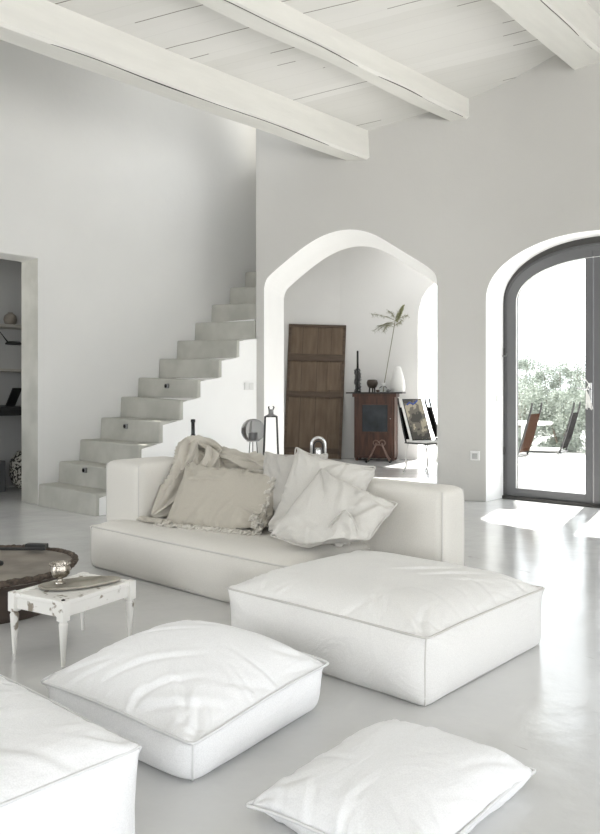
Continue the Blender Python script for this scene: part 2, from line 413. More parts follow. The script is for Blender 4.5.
# ceiling: boards rising to the right over round-edged beams
def zc(x): return 4.15 + .27 * (x + 5.57)
bm = BM()
v = [bm.verts.new(p) for p in [(-5.72, -5.3, zc(-5.72)), (5.3, -5.3, zc(5.3)), (5.3, 8.3, zc(5.3)), (-5.72, 8.3, zc(-5.72)),
                               (-5.72, -5.3, zc(-5.72) + .2), (5.3, -5.3, zc(5.3) + .2), (5.3, 8.3, zc(5.3) + .2), (-5.72, 8.3, zc(-5.72) + .2)]]
for f in ((0, 3, 2, 1), (4, 5, 6, 7), (0, 1, 5, 4), (1, 2, 6, 5), (2, 3, 7, 6), (3, 0, 4, 7)): bm.faces.new([v[i] for i in f])
struct('ceiling', bm, 'planks')
bi = 1
for (xa, xb_, w, zb, y1) in ((-5.64, -5.60, .25, 3.885, 7.5), (-4.67, -4.58, .21, 4.25, 8.1), (-3.13, -3.24, .36, 4.52, 8.0), (-1.6, -1.6, .27, 4.95, 8.0), (0., 0., .27, 5.4, 8.0), (1.6, 1.6, .27, 5.8, 8.0), (3.2, 3.2, .27, 6.2, 8.0)):
    bm = BM(); n = 30; y0 = -5.3
    rings = []
    for k in range(n + 1):
        t = k / n; y = y0 + (y1 - y0) * t; x = xa + (xb_ - xa) * max(0, (y - 3) / 4.5)
        j = lambda s: (mnoise.noise(Vector((y * .8, s + bi * 3.1, 0)))) * .022
        top = max(zc(x), zc(x + w)) + .02
        rings.append([bm.verts.new(p) for p in ((x + j(1), y, zb + .02 + j(2)), (x + .025 + j(1), y, zb + j(2)), (x + w - .025 + j(3), y, zb + j(4)), (x + w + j(3), y, zb + .025 + j(4)), (x + w + j(5) * .3, y, top), (x, y, top))])
    for a, b in zip(rings, rings[1:]):
        for q in range(6): bm.faces.new((a[q], a[(q + 1) % 6], b[(q + 1) % 6], b[q]))
    bm.faces.new(rings[0]); bm.faces.new(rings[-1][::-1])
    bo = struct('ceiling_beam', bm, 'beam')
    # long drying crack along the lower edge
    bm = BM(); pts = []
    for k in range(60):
        y = 1.0 + (y1 - 1.5) * k / 60; x = xa + (xb_ - xa) * max(0, (y - 3) / 4.5)
        pts.append((x + w - .02 + mnoise.noise(Vector((y * 1.3, bi, 4))) * .03, y, zb + .004 + mnoise.noise(Vector((y * .8, 4 + bi * 3.1, 0))) * .022))
    if bi <= 3:
        tube(bm, pts, [.0035 + .005 * max(0, mnoise.noise(Vector((k * .11, bi, 9)))) for k in range(60)], 5)
        obj('crack', bm, 'frame_dark', bo)
    bi += 1

# stairwell void: upper wall above the beam, its roof with a skylight, end wall
bm = BM()
for a, b in (((-5.3, 4.14), (5.0, 6.4)), ((5.0, 4.14), (6.9, 4.45)), ((5.0, 6.3), (6.9, 6.4)), ((6.9, 4.14), (7.0, 6.4))): box2(bm, (-5.72, *a), (-5.55, *b))
struct('wall_stairwell', bm, 'plaster')
bm = BM()
box2(bm, (-8.0, -5.3, 6.4), (-5.5, 8.6, 6.6))
struct('trim_1', bm, 'plaster')
struct('wall_stair_end', box2(BM(), (-8.0, 7.55, 2.75), (-7.3, 7.75, 6.5)), 'plaster')

# alcove behind the arch
BC = (-9.01, 11.0)
A = (P1[0] - DY * 1.04, P1[1] + DX * 1.04)
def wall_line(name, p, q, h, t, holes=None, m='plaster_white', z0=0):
    L = math.hypot(q[0] - p[0], q[1] - p[1]); d = ((q[0] - p[0]) / L, (q[1] - p[1]) / L)
    return struct(name, slab([(0, z0), (L, z0), (L, h), (0, h)], p, d, t, (-d[1], d[0])), m)
back_o = [(-.15, 0), (1.425, 0), (1.425, 2.50), (1.443, 2.72), (1.50, 2.92), (1.60, 3.08), (1.764, 3.22), (1.95, 3.29), (2.15, 3.28), (2.32, 3.18), (2.45, 2.98), (2.52, 2.72), (2.54, 2.45), (2.54, 0), (3.1, 0), (3.1, 4.3), (-.15, 4.3)]
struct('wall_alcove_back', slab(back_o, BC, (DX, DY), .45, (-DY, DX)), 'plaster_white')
LC = (BC[0] - .8 * 2.4, BC[1] - .6 * 2.4)
wall_line('wall_alcove_left', LC, BC, 4.3, .3)
wall_line('wall_alcove_side', (A[0], A[1]), LC, 4.3, .06)
wall_line('wall_alcove_right', (-4.72, 8.3), (BC[0] + 3.0 * DX, BC[1] + 3.0 * DY), 4.3, .25)
# alcove roof with an unseen gap added to let sun onto the floor
bm = BM()
def rb(s0, s1, t0, t1):
    vs = []
    for z in (4.15, 4.35):
        for s, t in ((s0, t0), (s1, t0), (s1, t1), (s0, t1)):
            vs.append(bm.verts.new((BC[0] + DX * s + DY * t, BC[1] + DY * s - DX * t, z)))
    for f in ((0, 3, 2, 1), (4, 5, 6, 7), (0, 1, 5, 4), (1, 2, 6, 5), (2, 3, 7, 6), (3, 0, 4, 7)): bm.faces.new([vs[i] for i in f])
rb(-.15, 2.6, 3.0, 4.26); rb(-2.4, -.15, 3.0, 3.45); rb(-2.6, 3.6, -.5, .25); rb(-2.6, 1.2, .25, 3.0); rb(3.3, 3.6, .25, 3.0)
struct('trim_2', bm, 'plaster')

# study behind the left opening
pierced('wall_study_back', 1.2, 6.6, -9.55, 'y', .2, [(1.5, 3.3, .9, 2.6)], 3.0, 'officewall')  # unseen window hole added to brighten the study
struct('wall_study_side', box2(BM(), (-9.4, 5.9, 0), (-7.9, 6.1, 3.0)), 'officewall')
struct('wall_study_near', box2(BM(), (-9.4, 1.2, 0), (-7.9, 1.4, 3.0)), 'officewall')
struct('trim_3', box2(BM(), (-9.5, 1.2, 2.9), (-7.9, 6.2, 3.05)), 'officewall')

# ------------------------------------------------------------------ staircase
st = empty('staircase', (-7.05, 4.2, 0), 0, 'grey concrete staircase climbing along the left white wall', 'staircase')
SO = Vector((-7.05, 4.2, 0))
Ys = [4.2, 4.44, 4.70, 4.97, 5.24, 5.485, 5.795, 6.07, 6.36, 6.64, 6.96, 7.24, 7.54]
Hs = [.225, .447, .678, .914, 1.153, 1.379, 1.6155, 1.849, 2.09, 2.345, 2.60, 2.84]
Xr = [-6.5] * 12
for k in range(12):
    bm = BM(); y0, y1, h0, h1 = Ys[k], Ys[k + 1], (Hs[k - 1] if k else 0), Hs[k]
    a = random.uniform(-.006, .006)
    xr = Xr[k] + .012 * (k < 8)
    wl = lambda y: -6.5 - DY / DX * max(0, y - 6.37) - .015 * (y > 6.4)
    x0, x1 = min(xr, wl(y0)), min(xr, wl(y1 + .02))
    vs = [(-7.6, y0 - .012, h0 - .01), (x0, y0 - .012, h0 - .01), (x1, y1 + .02, h0 - .01), (-7.6, y1 + .02, h0 - .01),
          (-7.6, y0, h1 + .004), (x0, y0 + a, h1 - (.035 if k > 3 else .01)), (x1, y1 + .02, h1 - (.035 if k > 3 else .01)), (-7.6, y1 + .02, h1 + .004)]
    vs = [bm.verts.new(Vector(p) - SO) for p in vs]
    for f in ((0, 3, 2, 1), (4, 5, 6, 7), (0, 1, 5, 4), (1, 2, 6, 5), (2, 3, 7, 6), (3, 0, 4, 7)): bm.faces.new([vs[i] for i in f])
    obj('step', bm, 'step', st, bevel=.014)
prof = []
for k in range(9):
    prof += [(Ys[k] + .03, (Hs[k - 1] if k else 0)), (Ys[k] + .03, Hs[k] - .05)]
prof = [(Ys[0] + .03, 0)] + prof[1:] + [(6.36 + .05, Hs[8] - .05), (6.36 + .05, 0)]
bm = slab([(s - SO.y, h) for s, h in prof], (-6.494 - SO.x, 0), (0, 1), 1.05, (-1, 0))
obj('side_wall', bm, 'stair_side', st, bevel=.01)
bm = poly_prism([(-7.6 - SO.x, 6.4 - SO.y), (-6.56 - SO.x, 6.4 - SO.y), (-7.2 - SO.x, 7.5 - SO.y), (-7.6 - SO.x, 7.5 - SO.y)], 1.2, 2.08); obj('underside', bm, 'stair_side', st)
for (x, y, z) in ((-7.03, 5.485, 1.28), (-7.09, 4.97, .835), (-7.06, 4.44, .395)):
    bm = BM(); box(bm, (0, 0, 0), (.055, .03, .055)); o = obj('step_light', bm, 'steel', None, bevel=.006)
    bm = BM(); lathe(bm, [(.02, 0), (.02, .006)], n=16); bm.transform(Matrix.Rotation(R(90), 4, 'X')); obj('lens', bm, 'blackgloss', o).location = (0, -.014, 0)
    o.location = (x, y - .018, z)
    tag(o, {1.28: 'small square recessed step light on the highest lit riser', .835: 'small square recessed step light on the fourth stair riser', .395: 'small square recessed step light low on the second stair riser'}[z], 'step light', 'square lights in the stair risers')

# switch plate on the stair side, socket on the wall
o = obj('light_switch', box(BM(), (0, 0, 0), (.012, .15, .085)), 'plastic', bevel=.004)
o.location = (-6.486, 6.24, 1.28); tag(o, 'white double light switch on the bright wall under the stairs', 'light switch')
for dy in (-.036, .036): obj('rocker', box(BM(), (.007, dy, 0), (.006, .062, .068)), 'plastic', o, bevel=.002)
wr = math.atan2(DY, DX)
o = empty('wall_socket', (P1[0] + DX * 2.524 + DY * .046, P1[1] + DY * 2.524 - DX * .046, .505), wr - R(11), 'small square electric socket low on the wall beside the glass door', 'socket')
obj('plate', box(BM(), (0, 0, 0), (.105, .012, .105)), 'plastic', o, bevel=.004)
obj('insert', box(BM(), (0, -.008, -.004), (.062, .008, .062)), 'socket', o, bevel=.003)

# ------------------------------------------------------------------ glass door
dr = empty('door_1', (-3.165, 8.07, 0)); tag(dr, kind='structure')
def arch_band(outer, inner, y0, y1, base=(0, 0)):
    """outer / inner: polyline (x, h) from left foot over the top to right foot"""
    bm = BM(); rows = []
    for (xo, ho), (xi, hi) in zip(outer, inner):
        rows.append([bm.verts.new((xo, y0, ho)), bm.verts.new((xi, y0, hi)), bm.verts.new((xi, y1, hi)), bm.verts.new((xo, y1, ho))])
    for a, b in zip(rows, rows[1:]):
        for q in range(4): bm.faces.new((a[q], a[(q + 1) % 4], b[(q + 1) % 4], b[q]))
    bm.faces.new(rows[0]); bm.faces.new(rows[-1][::-1]); return bm
FX = 1.063
def door_line(ins, top=0., n=40, base=0.):
    a = door_arch(-FX + ins, FX - ins, 2.22, .60 - ins + top, n)
    return [(-FX + ins, base)] + a + [(FX - ins, base)]
bm = arch_band(door_line(-.05), door_line(.045), -.02, .09); obj('door_frame', bm, 'frame_dark', dr)
bm = arch_band(door_line(.03), door_line(.062), -.005, .06); obj('frame_bead', bm, 'frame', dr)
obj('threshold', box2(BM(), (-FX - .02, -.05, 0), (FX + .02, .10, .035)), 'frame_dark', dr, bevel=.004)
def leaf(side):
    # half leaf: stile, arch rail, meeting stile, bottom rail
    o1, i1 = door_line(.065), door_line(.185, -.0)
    half = [(a, b) for a, b in zip(o1, i1) if a[0] <= .001]
    out = [a for a, b in half]; inn = [b for a, b in half]
    out[-1] = (0, out[-1][1]); inn[-1] = (0, inn[-1][1])
    bm = arch_band([(x * -side if side > 0 else x, h) for x, h in out], [(x * -side if side > 0 else x, h) for x, h in inn], .0, .055)
    sg = 1 if side > 0 else -1
    lf = obj('door_leaf', bm, 'frame', dr)
    b2 = BM()
    box2(b2, (sg * .006, -.005, .03), (sg * .085, .050, 2.70)); obj('meeting_stile', b2, 'frame', lf, bevel=.004)
    b2 = BM(); box2(b2, (sg * .03, -.003, .036), (sg * (FX - .10), .052, .125)); obj('bottom_rail', b2, 'frame', lf, bevel=.004)
    gl = [(x * -side if side > 0 else x, h) for x, h in inn]
    gl = [(gl[0][0], .12)] + gl[1:] + [(sg * .06, gl[-1][1]), (sg * .06, .12)]
    b3 = BM(); vv = [b3.verts.new((x, .025, h)) for x, h in gl]; vw = [b3.verts.new((x, .031, h)) for x, h in gl]
    b3.faces.new(vv); b3.faces.new(vw[::-1])
    for i in range(len(vv)):
        j = (i + 1) % len(vv); b3.faces.new((vv[i], vw[i], vw[j], vv[j]))
    obj('glass_pane', b3, 'pane', lf)
    # light bead round the glass
    i2 = [(x, h) for x, h in [(gl[0][0], .125)] + gl[1:-2]]
    b4 = BM(); tube(b4, [(x - math.copysign(.004, x), -.002, h - (.004 if k > 2 else 0)) for k, (x, h) in enumerate(i2)], .0045, 6); obj('bead', b4, 'ceramic', lf)
    return lf
m, nt, b = new_mat('door glass'); N, L = nt.nodes, nt.links
gl = N.new('ShaderNodeBsdfGlossy'); gl.inputs['Roughness'].default_value = .0; tr = N.new('ShaderNodeBsdfTransparent'); tr.inputs['Color'].default_value = (.97, .98, .98, 1)
mx = N.new('ShaderNodeMixShader')
mx.inputs[0].default_value = .04; L.new(tr.outputs[0], mx.inputs[1]); L.new(gl.outputs[0], mx.inputs[2]); L.new(mx.outputs[0], N['Material Output'].inputs['Surface'])
M['pane'] = m
lfL = leaf(-1); lfR = leaf(1)
hd = obj('door_handle', tube(BM(), [(-.03, 0, 1.24), (-.03, -.06, 1.24), (-.06, -.065, 1.245), (-.15, -.065, 1.25)], .009, 8), 'chrome', lfL, smooth=True)
obj('handle_plate', box(BM(), (-.03, -.004, 1.2), (.035, .012, .22)), 'chrome', lfL, bevel=.004)
for z in (.5, 1.62): obj('hinge', lathe(BM(), [(.012, 0), (.012, .09)], (-FX + .05, -.02, z), 12), 'frame_dark', dr)
# tassel on the handle
o = empty('hanging_tassel', (-3.205, 7.985, 1.25), 0, 'white cord tassel hanging from the glass door handle', 'tassel')
bm = BM()
tube(bm, [(-.02, 0, 0), (-.05, -.01, .07), (-.01, -.012, .1), (.03, -.01, .04), (.0, -.01, -.02)], .005, 6)
for k in range(7):
    dx = (k - 3) * .012; tube(bm, [(0, -.01, -.02), (.02 + dx * .5, -.012, -.1), (.035 + dx, -.01, -.2 - .03 * random.random())], .004, 5)
obj('cord', bm, 'plume', o)
o = obj('wall_hook', tube(BM(), [(0, 0, 0), (0.0, -.05, 0), (.0, -.06, .03)], .008, 6), 'steel'); o.location = (-4.185, 8.02, 1.62)
o.rotation_euler = (0, 0, R(90)); tag(o, 'tiny metal hook on the reveal left of the glass door', 'hook')
o = obj('latch_block', box(BM(), (0, 0, 0), (.03, .1, .07)), 'ceramic', bevel=.006); o.location = (-4.176, 7.93, 1.14); tag(o, 'small white catch block on the door reveal', 'latch')

# ------------------------------------------------------------------ cloth solver
def topo(faces):
    E = set(); B = {}
    for f in faces:
        n = len(f)
        for i in range(n):
            a, b = f[i], f[(i + 1) % n]; E.add((min(a, b), max(a, b)))
        if n == 4:
            for a, b in ((f[0], f[2]), (f[1], f[3])): E.add((min(a, b), max(a, b)))
    return np.array(sorted(E))
def relax(P, faces, iters=250, press=.0006, grav=0., slack=1.0, Lr=None, E=None, collide=None, comp=.25, passes=4, damp=.93, fine=None, vel0=None):
    P = np.array(P, float); n = len(P)
    if E is None: E = topo(faces)
    if Lr is None: Lr = np.linalg.norm(P[E[:, 0]] - P[E[:, 1]], axis=1)
    Lr = Lr * slack
    T = []
    for f in faces: T.append((f[0], f[1], f[2])); T.append((f[0], f[2], f[3])) if len(f) == 4 else None
    T = np.array(T)
    val = np.bincount(E.ravel(), minlength=n).astype(float); a, b = E[:, 0], E[:, 1]
    Q = P.copy()
    A0 = None
    for it in range(iters):
        V = (P - Q) * damp; Q = P.copy(); P = P + V; P[:, 2] -= grav
        if press:
            N = np.cross(P[T[:, 1]] - P[T[:, 0]], P[T[:, 2]] - P[T[:, 0]])
            if A0 is None: A0 = np.abs(np.linalg.norm(N, axis=1)).mean()
            F = np.zeros_like(P)
            for c in range(3):
                for k in range(3): F[:, k] += np.bincount(T[:, c], weights=N[:, k], minlength=n)
            P += F / (A0 * 6) * press
        for _ in range(passes):
            d = P[b] - P[a]; l = np.linalg.norm(d, axis=1) + 1e-12
            s = (l - Lr) / l * .5; s = np.where(l < Lr, s * comp, s)
            c = d * s[:, None]; D = np.zeros_like(P)
            for k in range(3): D[:, k] = np.bincount(a, weights=c[:, k], minlength=n) - np.bincount(b, weights=c[:, k], minlength=n)
            P += D / val[:, None] * 1.6
        if collide is not None: P, Q = collide(P, Q)
    return P

def box_grid(nx, ny, nz, sx, sy, sz):
    """closed box surface, base at z=0, centred in x/y; returns verts, quads, dict of seam loops"""
    idx = {}; V = []; F = []
    def vid(i, j, k):
        key = (i, j, k)
        if key not in idx:
            idx[key] = len(V); V.append(((i / nx - .5) * sx, (j / ny - .5) * sy, k / nz * sz))
        return idx[key]
    for i in range(nx):
        for j in range(ny):
            F.append((vid(i, j, nz), vid(i + 1, j, nz), vid(i + 1, j + 1, nz), vid(i, j + 1, nz)))
            F.append((vid(i, j, 0), vid(i, j + 1, 0), vid(i + 1, j + 1, 0), vid(i + 1, j, 0)))
    for i in range(nx):
        for k in range(nz):
            F.append((vid(i, 0, k), vid(i + 1, 0, k), vid(i + 1, 0, k + 1), vid(i, 0, k + 1)))
            F.append((vid(i, ny, k), vid(i, ny, k + 1), vid(i + 1, ny, k + 1), vid(i + 1, ny, k)))
    for j in range(ny):
        for k in range(nz):
            F.append((vid(0, j, k), vid(0, j, k + 1), vid(0, j + 1, k + 1), vid(0, j + 1, k)))
            F.append((vid(nx, j, k), vid(nx, j + 1, k), vid(nx, j + 1, k + 1), vid(nx, j, k + 1)))
    def loop(k):
        return [idx[(i, 0, k)] for i in range(nx)] + [idx[(nx, j, k)] for j in range(ny)] + [idx[(i, ny, k)] for i in range(nx, 0, -1)] + [idx[(0, j, k)] for j in range(ny, 0, -1)]
    cols = [[idx[(i, j, k)] for k in range(nz + 1)] for i, j in ((0, 0), (nx, 0), (nx, ny), (0, ny))]
    return np.array(V), F, loop(nz), loop(0), cols

def smooth_loop(pts, k=1):
    pts = [Vector(p) for p in pts]
    for _ in range(k): pts = [(pts[i - 1] + pts[i] * 2 + pts[(i + 1) % len(pts)]) / 4 for i in range(len(pts))]
    return pts
def out_from(P, loop, c, d):
    res = []
    for i in loop:
        p = Vector(P[i]); q = p - Vector(c); q.z = 0
        res.append(p + (q.normalized() * d if q.length > 1e-6 else Vector()))
    return res

def fabric_detail(o, rest, creases, seed=0, fine=.0016, fscale=14., pucker=None, zmin=None):
    """bake the subdivision, then press creases (in rest coordinates) and fine rumples along the normals"""
    me = o.data
    at = me.attributes.new('rest', 'FLOAT_VECTOR', 'POINT'); at.data.foreach_set('vector', np.ascontiguousarray(rest, dtype=np.float32).ravel())
    bpy.context.view_layer.update()
    dg = bpy.context.evaluated_depsgraph_get()
    ev = o.evaluated_get(dg); nm = bpy.data.meshes.new_from_object(ev, preserve_all_data_layers=True, depsgraph=dg)
    n = len(nm.vertices); C_ = np.empty(n * 3); nm.vertices.foreach_get('co', C_); C_ = C_.reshape(-1, 3)
    Nn = np.empty(n * 3, dtype=np.float32); nm.vertices.foreach_get('normal', Nn); Nn = Nn.reshape(-1, 3)
    Rr = np.empty(n * 3, dtype=np.float32); nm.attributes['rest'].data.foreach_get('vector', Rr); Rr = Rr.reshape(-1, 3).astype(float)
    D = np.zeros(n)
    for (a, b, w, dep, side) in creases:
        a = np.array(a); b = np.array(b); ab = b - a; L2 = (ab ** 2).sum()
        t = ((Rr[:, :2] - a) @ ab) / L2; tc = np.clip(t, 0, 1)
        q = Rr[:, :2] - a - tc[:, None] * ab
        sg = np.sign(ab[0] * (Rr[:, 1] - a[1]) - ab[1] * (Rr[:, 0] - a[0]))
        d = np.sqrt((q ** 2).sum(1)) * sg
        wob = .35 * w * np.sin(t * 7 + a[0] * 40)
        d = d + wob
        f = -np.exp(-(d / w) ** 2) + .75 * np.exp(-((d - 1.7 * w) / (1.3 * w)) ** 2)
        fade = np.clip(1 - np.abs(tc - .35) / .66, 0, 1) ** .7 * ((t > -.3) & (t < 1.3))
        m = (Rr[:, 2] > side[0]) & (Rr[:, 2] < side[1])
        D += dep * f * fade * m
    if pucker is not None: D += pucker(Rr)
    rs = np.random.RandomState(seed)
    for k in range(10):
        kv = rs.normal(0, 1, 3); kv *= fscale * rs.uniform(.5, 1.6) / np.linalg.norm(kv); ph = rs.uniform(0, 6.28)
        D += fine * .5 * np.sin(Rr @ kv + ph + 1.5 * np.sin(Rr @ (kv[[1, 2, 0]] * .6)))
    C_ += Nn * D[:, None]
    if zmin is not None: C_[:, 2] = np.maximum(C_[:, 2], zmin)
    nm.vertices.foreach_set('co', C_.ravel()); nm.update()
    o.modifiers.clear(); o.data = nm; nm.attributes.remove(nm.attributes['rest'])
    for p in nm.polygons: p.use_smooth = True
    return o
def seam_creases(sx, sy, rs, n, dep, w, lo=.08, hi=.3, side=(-9, 9), inward=.6, corner=3):
    out = []
    for k in range(n):
        e = rs.randint(4); t = rs.uniform(-.5, .5)
        p = [np.array([t * sx, -sy / 2]), np.array([sx / 2, t * sy]), np.array([t * sx, sy / 2]), np.array([-sx / 2, t * sy])][e]
        d = -p / np.linalg.norm(p) + rs.normal(0, inward, 2); d /= np.linalg.norm(d)
        if (d @ -p) < 0: d = -d
        l = rs.uniform(lo, hi); out.append((p, p + d * l, w * rs.uniform(.7, 1.5), dep * rs.uniform(.4, 1.1), side))
    for cx in (-1, 1):
        for cy in (-1, 1):
            for k in range(corner):
                p = np.array([cx * sx / 2, cy * sy / 2]) * rs.uniform(.88, .97); a = math.atan2(-cy, -cx) + rs.normal(0, .35)
                l = rs.uniform(lo, hi * 1.1); out.append((p, p + np.array([math.cos(a), math.sin(a)]) * l, w * rs.uniform(.9, 1.7), dep * rs.uniform(.8, 1.5), side))
    return out

def box_cushion(name, size, res, m, pipe, loc, rz, label=None, cat=None, press=.0009, slack=1.0, topslack=1.03, seam=.97, seed=1, iters=220, bottom_seam=True, fl=True,
                corner_pull=0., grav=.0, parent=None, pr=.006, lipf=0., warp=None, nc=24, dep=.006, extra=None, cw=.011, fine=.0016, rnd=.03, tuck=.012):
    sx, sy, sz = size; nx, ny, nz = res
    V, F, top, bot, cols = box_grid(nx, ny, nz, sx, sy, sz)
    rs = np.random.RandomState(seed)
    E = topo(F); L0 = np.linalg.norm(V[E[:, 0]] - V[E[:, 1]], axis=1)
    topset = np.zeros(len(V), bool); topset[V[:, 2] > sz - 1e-6] = True
    sm = np.zeros(len(V), bool); sm[top] = True
    both_top = topset[E[:, 0]] & topset[E[:, 1]]; onseam = sm[E[:, 0]] & sm[E[:, 1]]
    L = L0.copy(); L[both_top] *= topslack; L[onseam] = L0[onseam] * seam
    cr_ = (np.abs(V[:, 0]) / (sx / 2)) ** 7 * (np.abs(V[:, 1]) / (sy / 2)) ** 7
    P = V + rs.normal(0, .0015, V.shape); P[:, :2] *= (1 - rnd * cr_)[:, None]
    base = V[:, 2] < 1e-6
    def col(P, Q):
        P[base, 2] = 0
        P[:, 2] = np.maximum(P[:, 2], 0)
        return P, Q
    P = relax(P, F, iters, press, grav, slack, L, E, col)
    for _ in range(1):   # light smoothing of solver noise
        acc = np.zeros_like(P); cnt = np.bincount(E.ravel(), minlength=len(P)).astype(float)
        for k in range(3): acc[:, k] = np.bincount(E[:, 0], weights=P[E[:, 1], k], minlength=len(P)) + np.bincount(E[:, 1], weights=P[E[:, 0], k], minlength=len(P))
        keep = ~sm; P[keep] = P[keep] * .55 + (acc[keep] / cnt[keep, None]) * .45
    if warp: P = warp(P)
    P[:, :2] *= (1 - tuck * 2 / sx * np.exp(-P[:, 2] / .025))[:, None]
    if lipf:          # stitched flange standing out at the top seam
        for i in top:
            q = np.array([P[i, 0], P[i, 1]]); P[i, :2] += q / np.linalg.norm(q) * lipf
    root = empty(name, loc, rz, label, cat) if parent is None else parent
    ch = 'cover' if parent is None else name
    o = obj(ch, (P, F), m, root, smooth=True, sub=1)
    if parent is not None: o.location = loc; o.rotation_euler = (0, 0, rz)
    holder = o
    crs = seam_creases(sx, sy, rs, nc, dep, cw, .08, .34 * min(1, sx), (sz - .004, 9)) + [(np.array(a_), np.array(b_), w_, d_, (sz - .004, 9)) for a_, b_, w_, d_ in (extra or [])]
    def puck(Rr):
        dz = sz - Rr[:, 2]; per = np.where(np.abs(np.abs(Rr[:, 0]) - sx / 2) < 1e-3, Rr[:, 1], Rr[:, 0])
        ed = np.minimum(sx / 2 - np.abs(Rr[:, 0]), sy / 2 - np.abs(Rr[:, 1]))
        top_ = Rr[:, 2] > sz - 1e-3
        a_ = np.where(top_, np.exp(-ed / .05), np.exp(-dz / .045)) * np.clip(np.where(top_, ed, dz) / .012, 0, 1)
        s_ = np.sin(per * 95 + 2.2 * np.sin(per * 23 + seed)) * .5 + .5 * np.sin(per * 41 + seed)
        v_ = a_ * s_ * dep * .32
        # soft vertical drapes on the side panels
        v_ += np.where(top_, 0, (np.sin(per * 17 + seed) * np.sin(Rr[:, 2] / sz * 3.0)) * dep * .45)
        return v_
    fabric_detail(o, V, crs, seed, fine, pucker=puck, zmin=0.)
    obj('piping', tube(BM(), smooth_loop(out_from(P, top, (0, 0, 0), .003), 1), pr, 6, closed=True), pipe, holder, smooth=True)
    if bottom_seam: obj('piping', tube(BM(), [p + Vector((0, 0, pr)) for p in smooth_loop(out_from(P, bot, (0, 0, 0), .0), 1)], pr, 6, closed=True), pipe, holder, smooth=True)
    for c in cols: obj('corner_seam', tube(BM(), [Vector(P[i]) + Vector((P[i][0], P[i][1], 0)).normalized() * .001 for i in c], pr * .7, 6), pipe, holder, smooth=True)
    return root, P, o

def pillow_mesh(sx, sy, n, press=.0008, slack=1.0, seed=0, iters=200, seamk=.95, grav=0, flange=.0):
    rs = np.random.RandomState(seed); V = []; ids = {}
    for l in (0, 1):
        for i in range(n + 1):
            for j in range(n + 1):
                edge = i in (0, n) or j in (0, n)
                if l == 1 and edge: ids[(1, i, j)] = ids[(0, i, j)]; continue
                ids[(l, i, j)] = len(V); V.append(((i / n - .5) * sx, (j / n - .5) * sy, 0 if edge else (.008 if l else -.008)))
    F = []
    for i in range(n):
        for j in range(n):
            F.append((ids[(1, i, j)], ids[(1, i + 1, j)], ids[(1, i + 1, j + 1)], ids[(1, i, j + 1)]))
            F.append((ids[(0, i, j)], ids[(0, i, j + 1)], ids[(0, i + 1, j + 1)], ids[(0, i + 1, j)]))
    V = np.array(V); loop = [ids[(0, i, 0)] for i in range(n)] + [ids[(0, n, j)] for j in range(n)] + [ids[(0, i, n)] for i in range(n, 0, -1)] + [ids[(0, 0, j)] for j in range(n, 0, -1)]
    E = topo(F); L = np.linalg.norm(V[E[:, 0]] - V[E[:, 1]], axis=1)
    sm = np.zeros(len(V), bool); sm[loop] = True; os_ = sm[E[:, 0]] & sm[E[:, 1]]; L[os_] *= seamk
    P = V + rs.normal(0, .002, V.shape)
    L[~os_] *= slack
    P = relax(P, F, iters, press, grav, 1.0, L, E)
    return P, F, loop, E, L, sm, V
def smooth_np(P, E, w=.45, keep=None, it=1):
    for _ in range(it):
        acc = np.zeros_like(P); cnt = np.bincount(E.ravel(), minlength=len(P)).astype(float)
        for k in range(3): acc[:, k] = np.bincount(E[:, 0], weights=P[E[:, 1], k], minlength=len(P)) + np.bincount(E[:, 1], weights=P[E[:, 0], k], minlength=len(P))
        Z = P * (1 - w) + (acc / cnt[:, None]) * w
        if keep is not None: Z[keep] = P[keep]
        P = Z
    return P

# ------------------------------------------------------------------ sofa
sofa = empty('sofa', (-3.6, 3.4, 0), 0, 'low beige white modular sofa with loose pillows and a seamed seat', 'sofa')
# seat
_, seatP, seatO = box_cushion('seat', (1.88, .86, .285), (64, 30, 10), 'sofa', 'pipe', (-.115, -.01, 0), 0, press=1.2e-5, topslack=1.012, seam=.985, seed=3, iters=160, parent=sofa, pr=.0055, nc=16, dep=.004)
def block(name, c, s, res=(24, 10, 20), seed=5, parent=None, m='sofa', pipe='pipe'):
    V, F, top, bot, cols = box_grid(*res, *s)
    E = topo(F); L = np.linalg.norm(V[E[:, 0]] - V[E[:, 1]], axis=1)
    P = V + np.random.RandomState(seed).normal(0, .0012, V.shape)
    base = V[:, 2] < 1e-6
    def col(P, Q):
        P[base, 2] = 0; return P, Q
    P = relax(P, F, 90, 1e-5, 0, 1.0, L, E, col); P = smooth_np(P, E, .5, None, 3)
    o = obj(name, (P, F), m, parent, smooth=True, sub=1); o.location = c
    for c_ in cols: obj('corner_seam', tube(BM(), [Vector(P[i]) + Vector((P[i][0] / s[0], P[i][1] / s[1], 0)).normalized() * .001 for i in c_], .004, 5), pipe, o, smooth=True)
    return o
block('armrest', (-1.02, .06, 0), (.40, .54, .705), (18, 22, 26), 6, sofa)
block('backrest', (.05, .405, 0), (2.54, .24, .66), (90, 12, 26), 7, sofa)
tag(sofa, None, None)

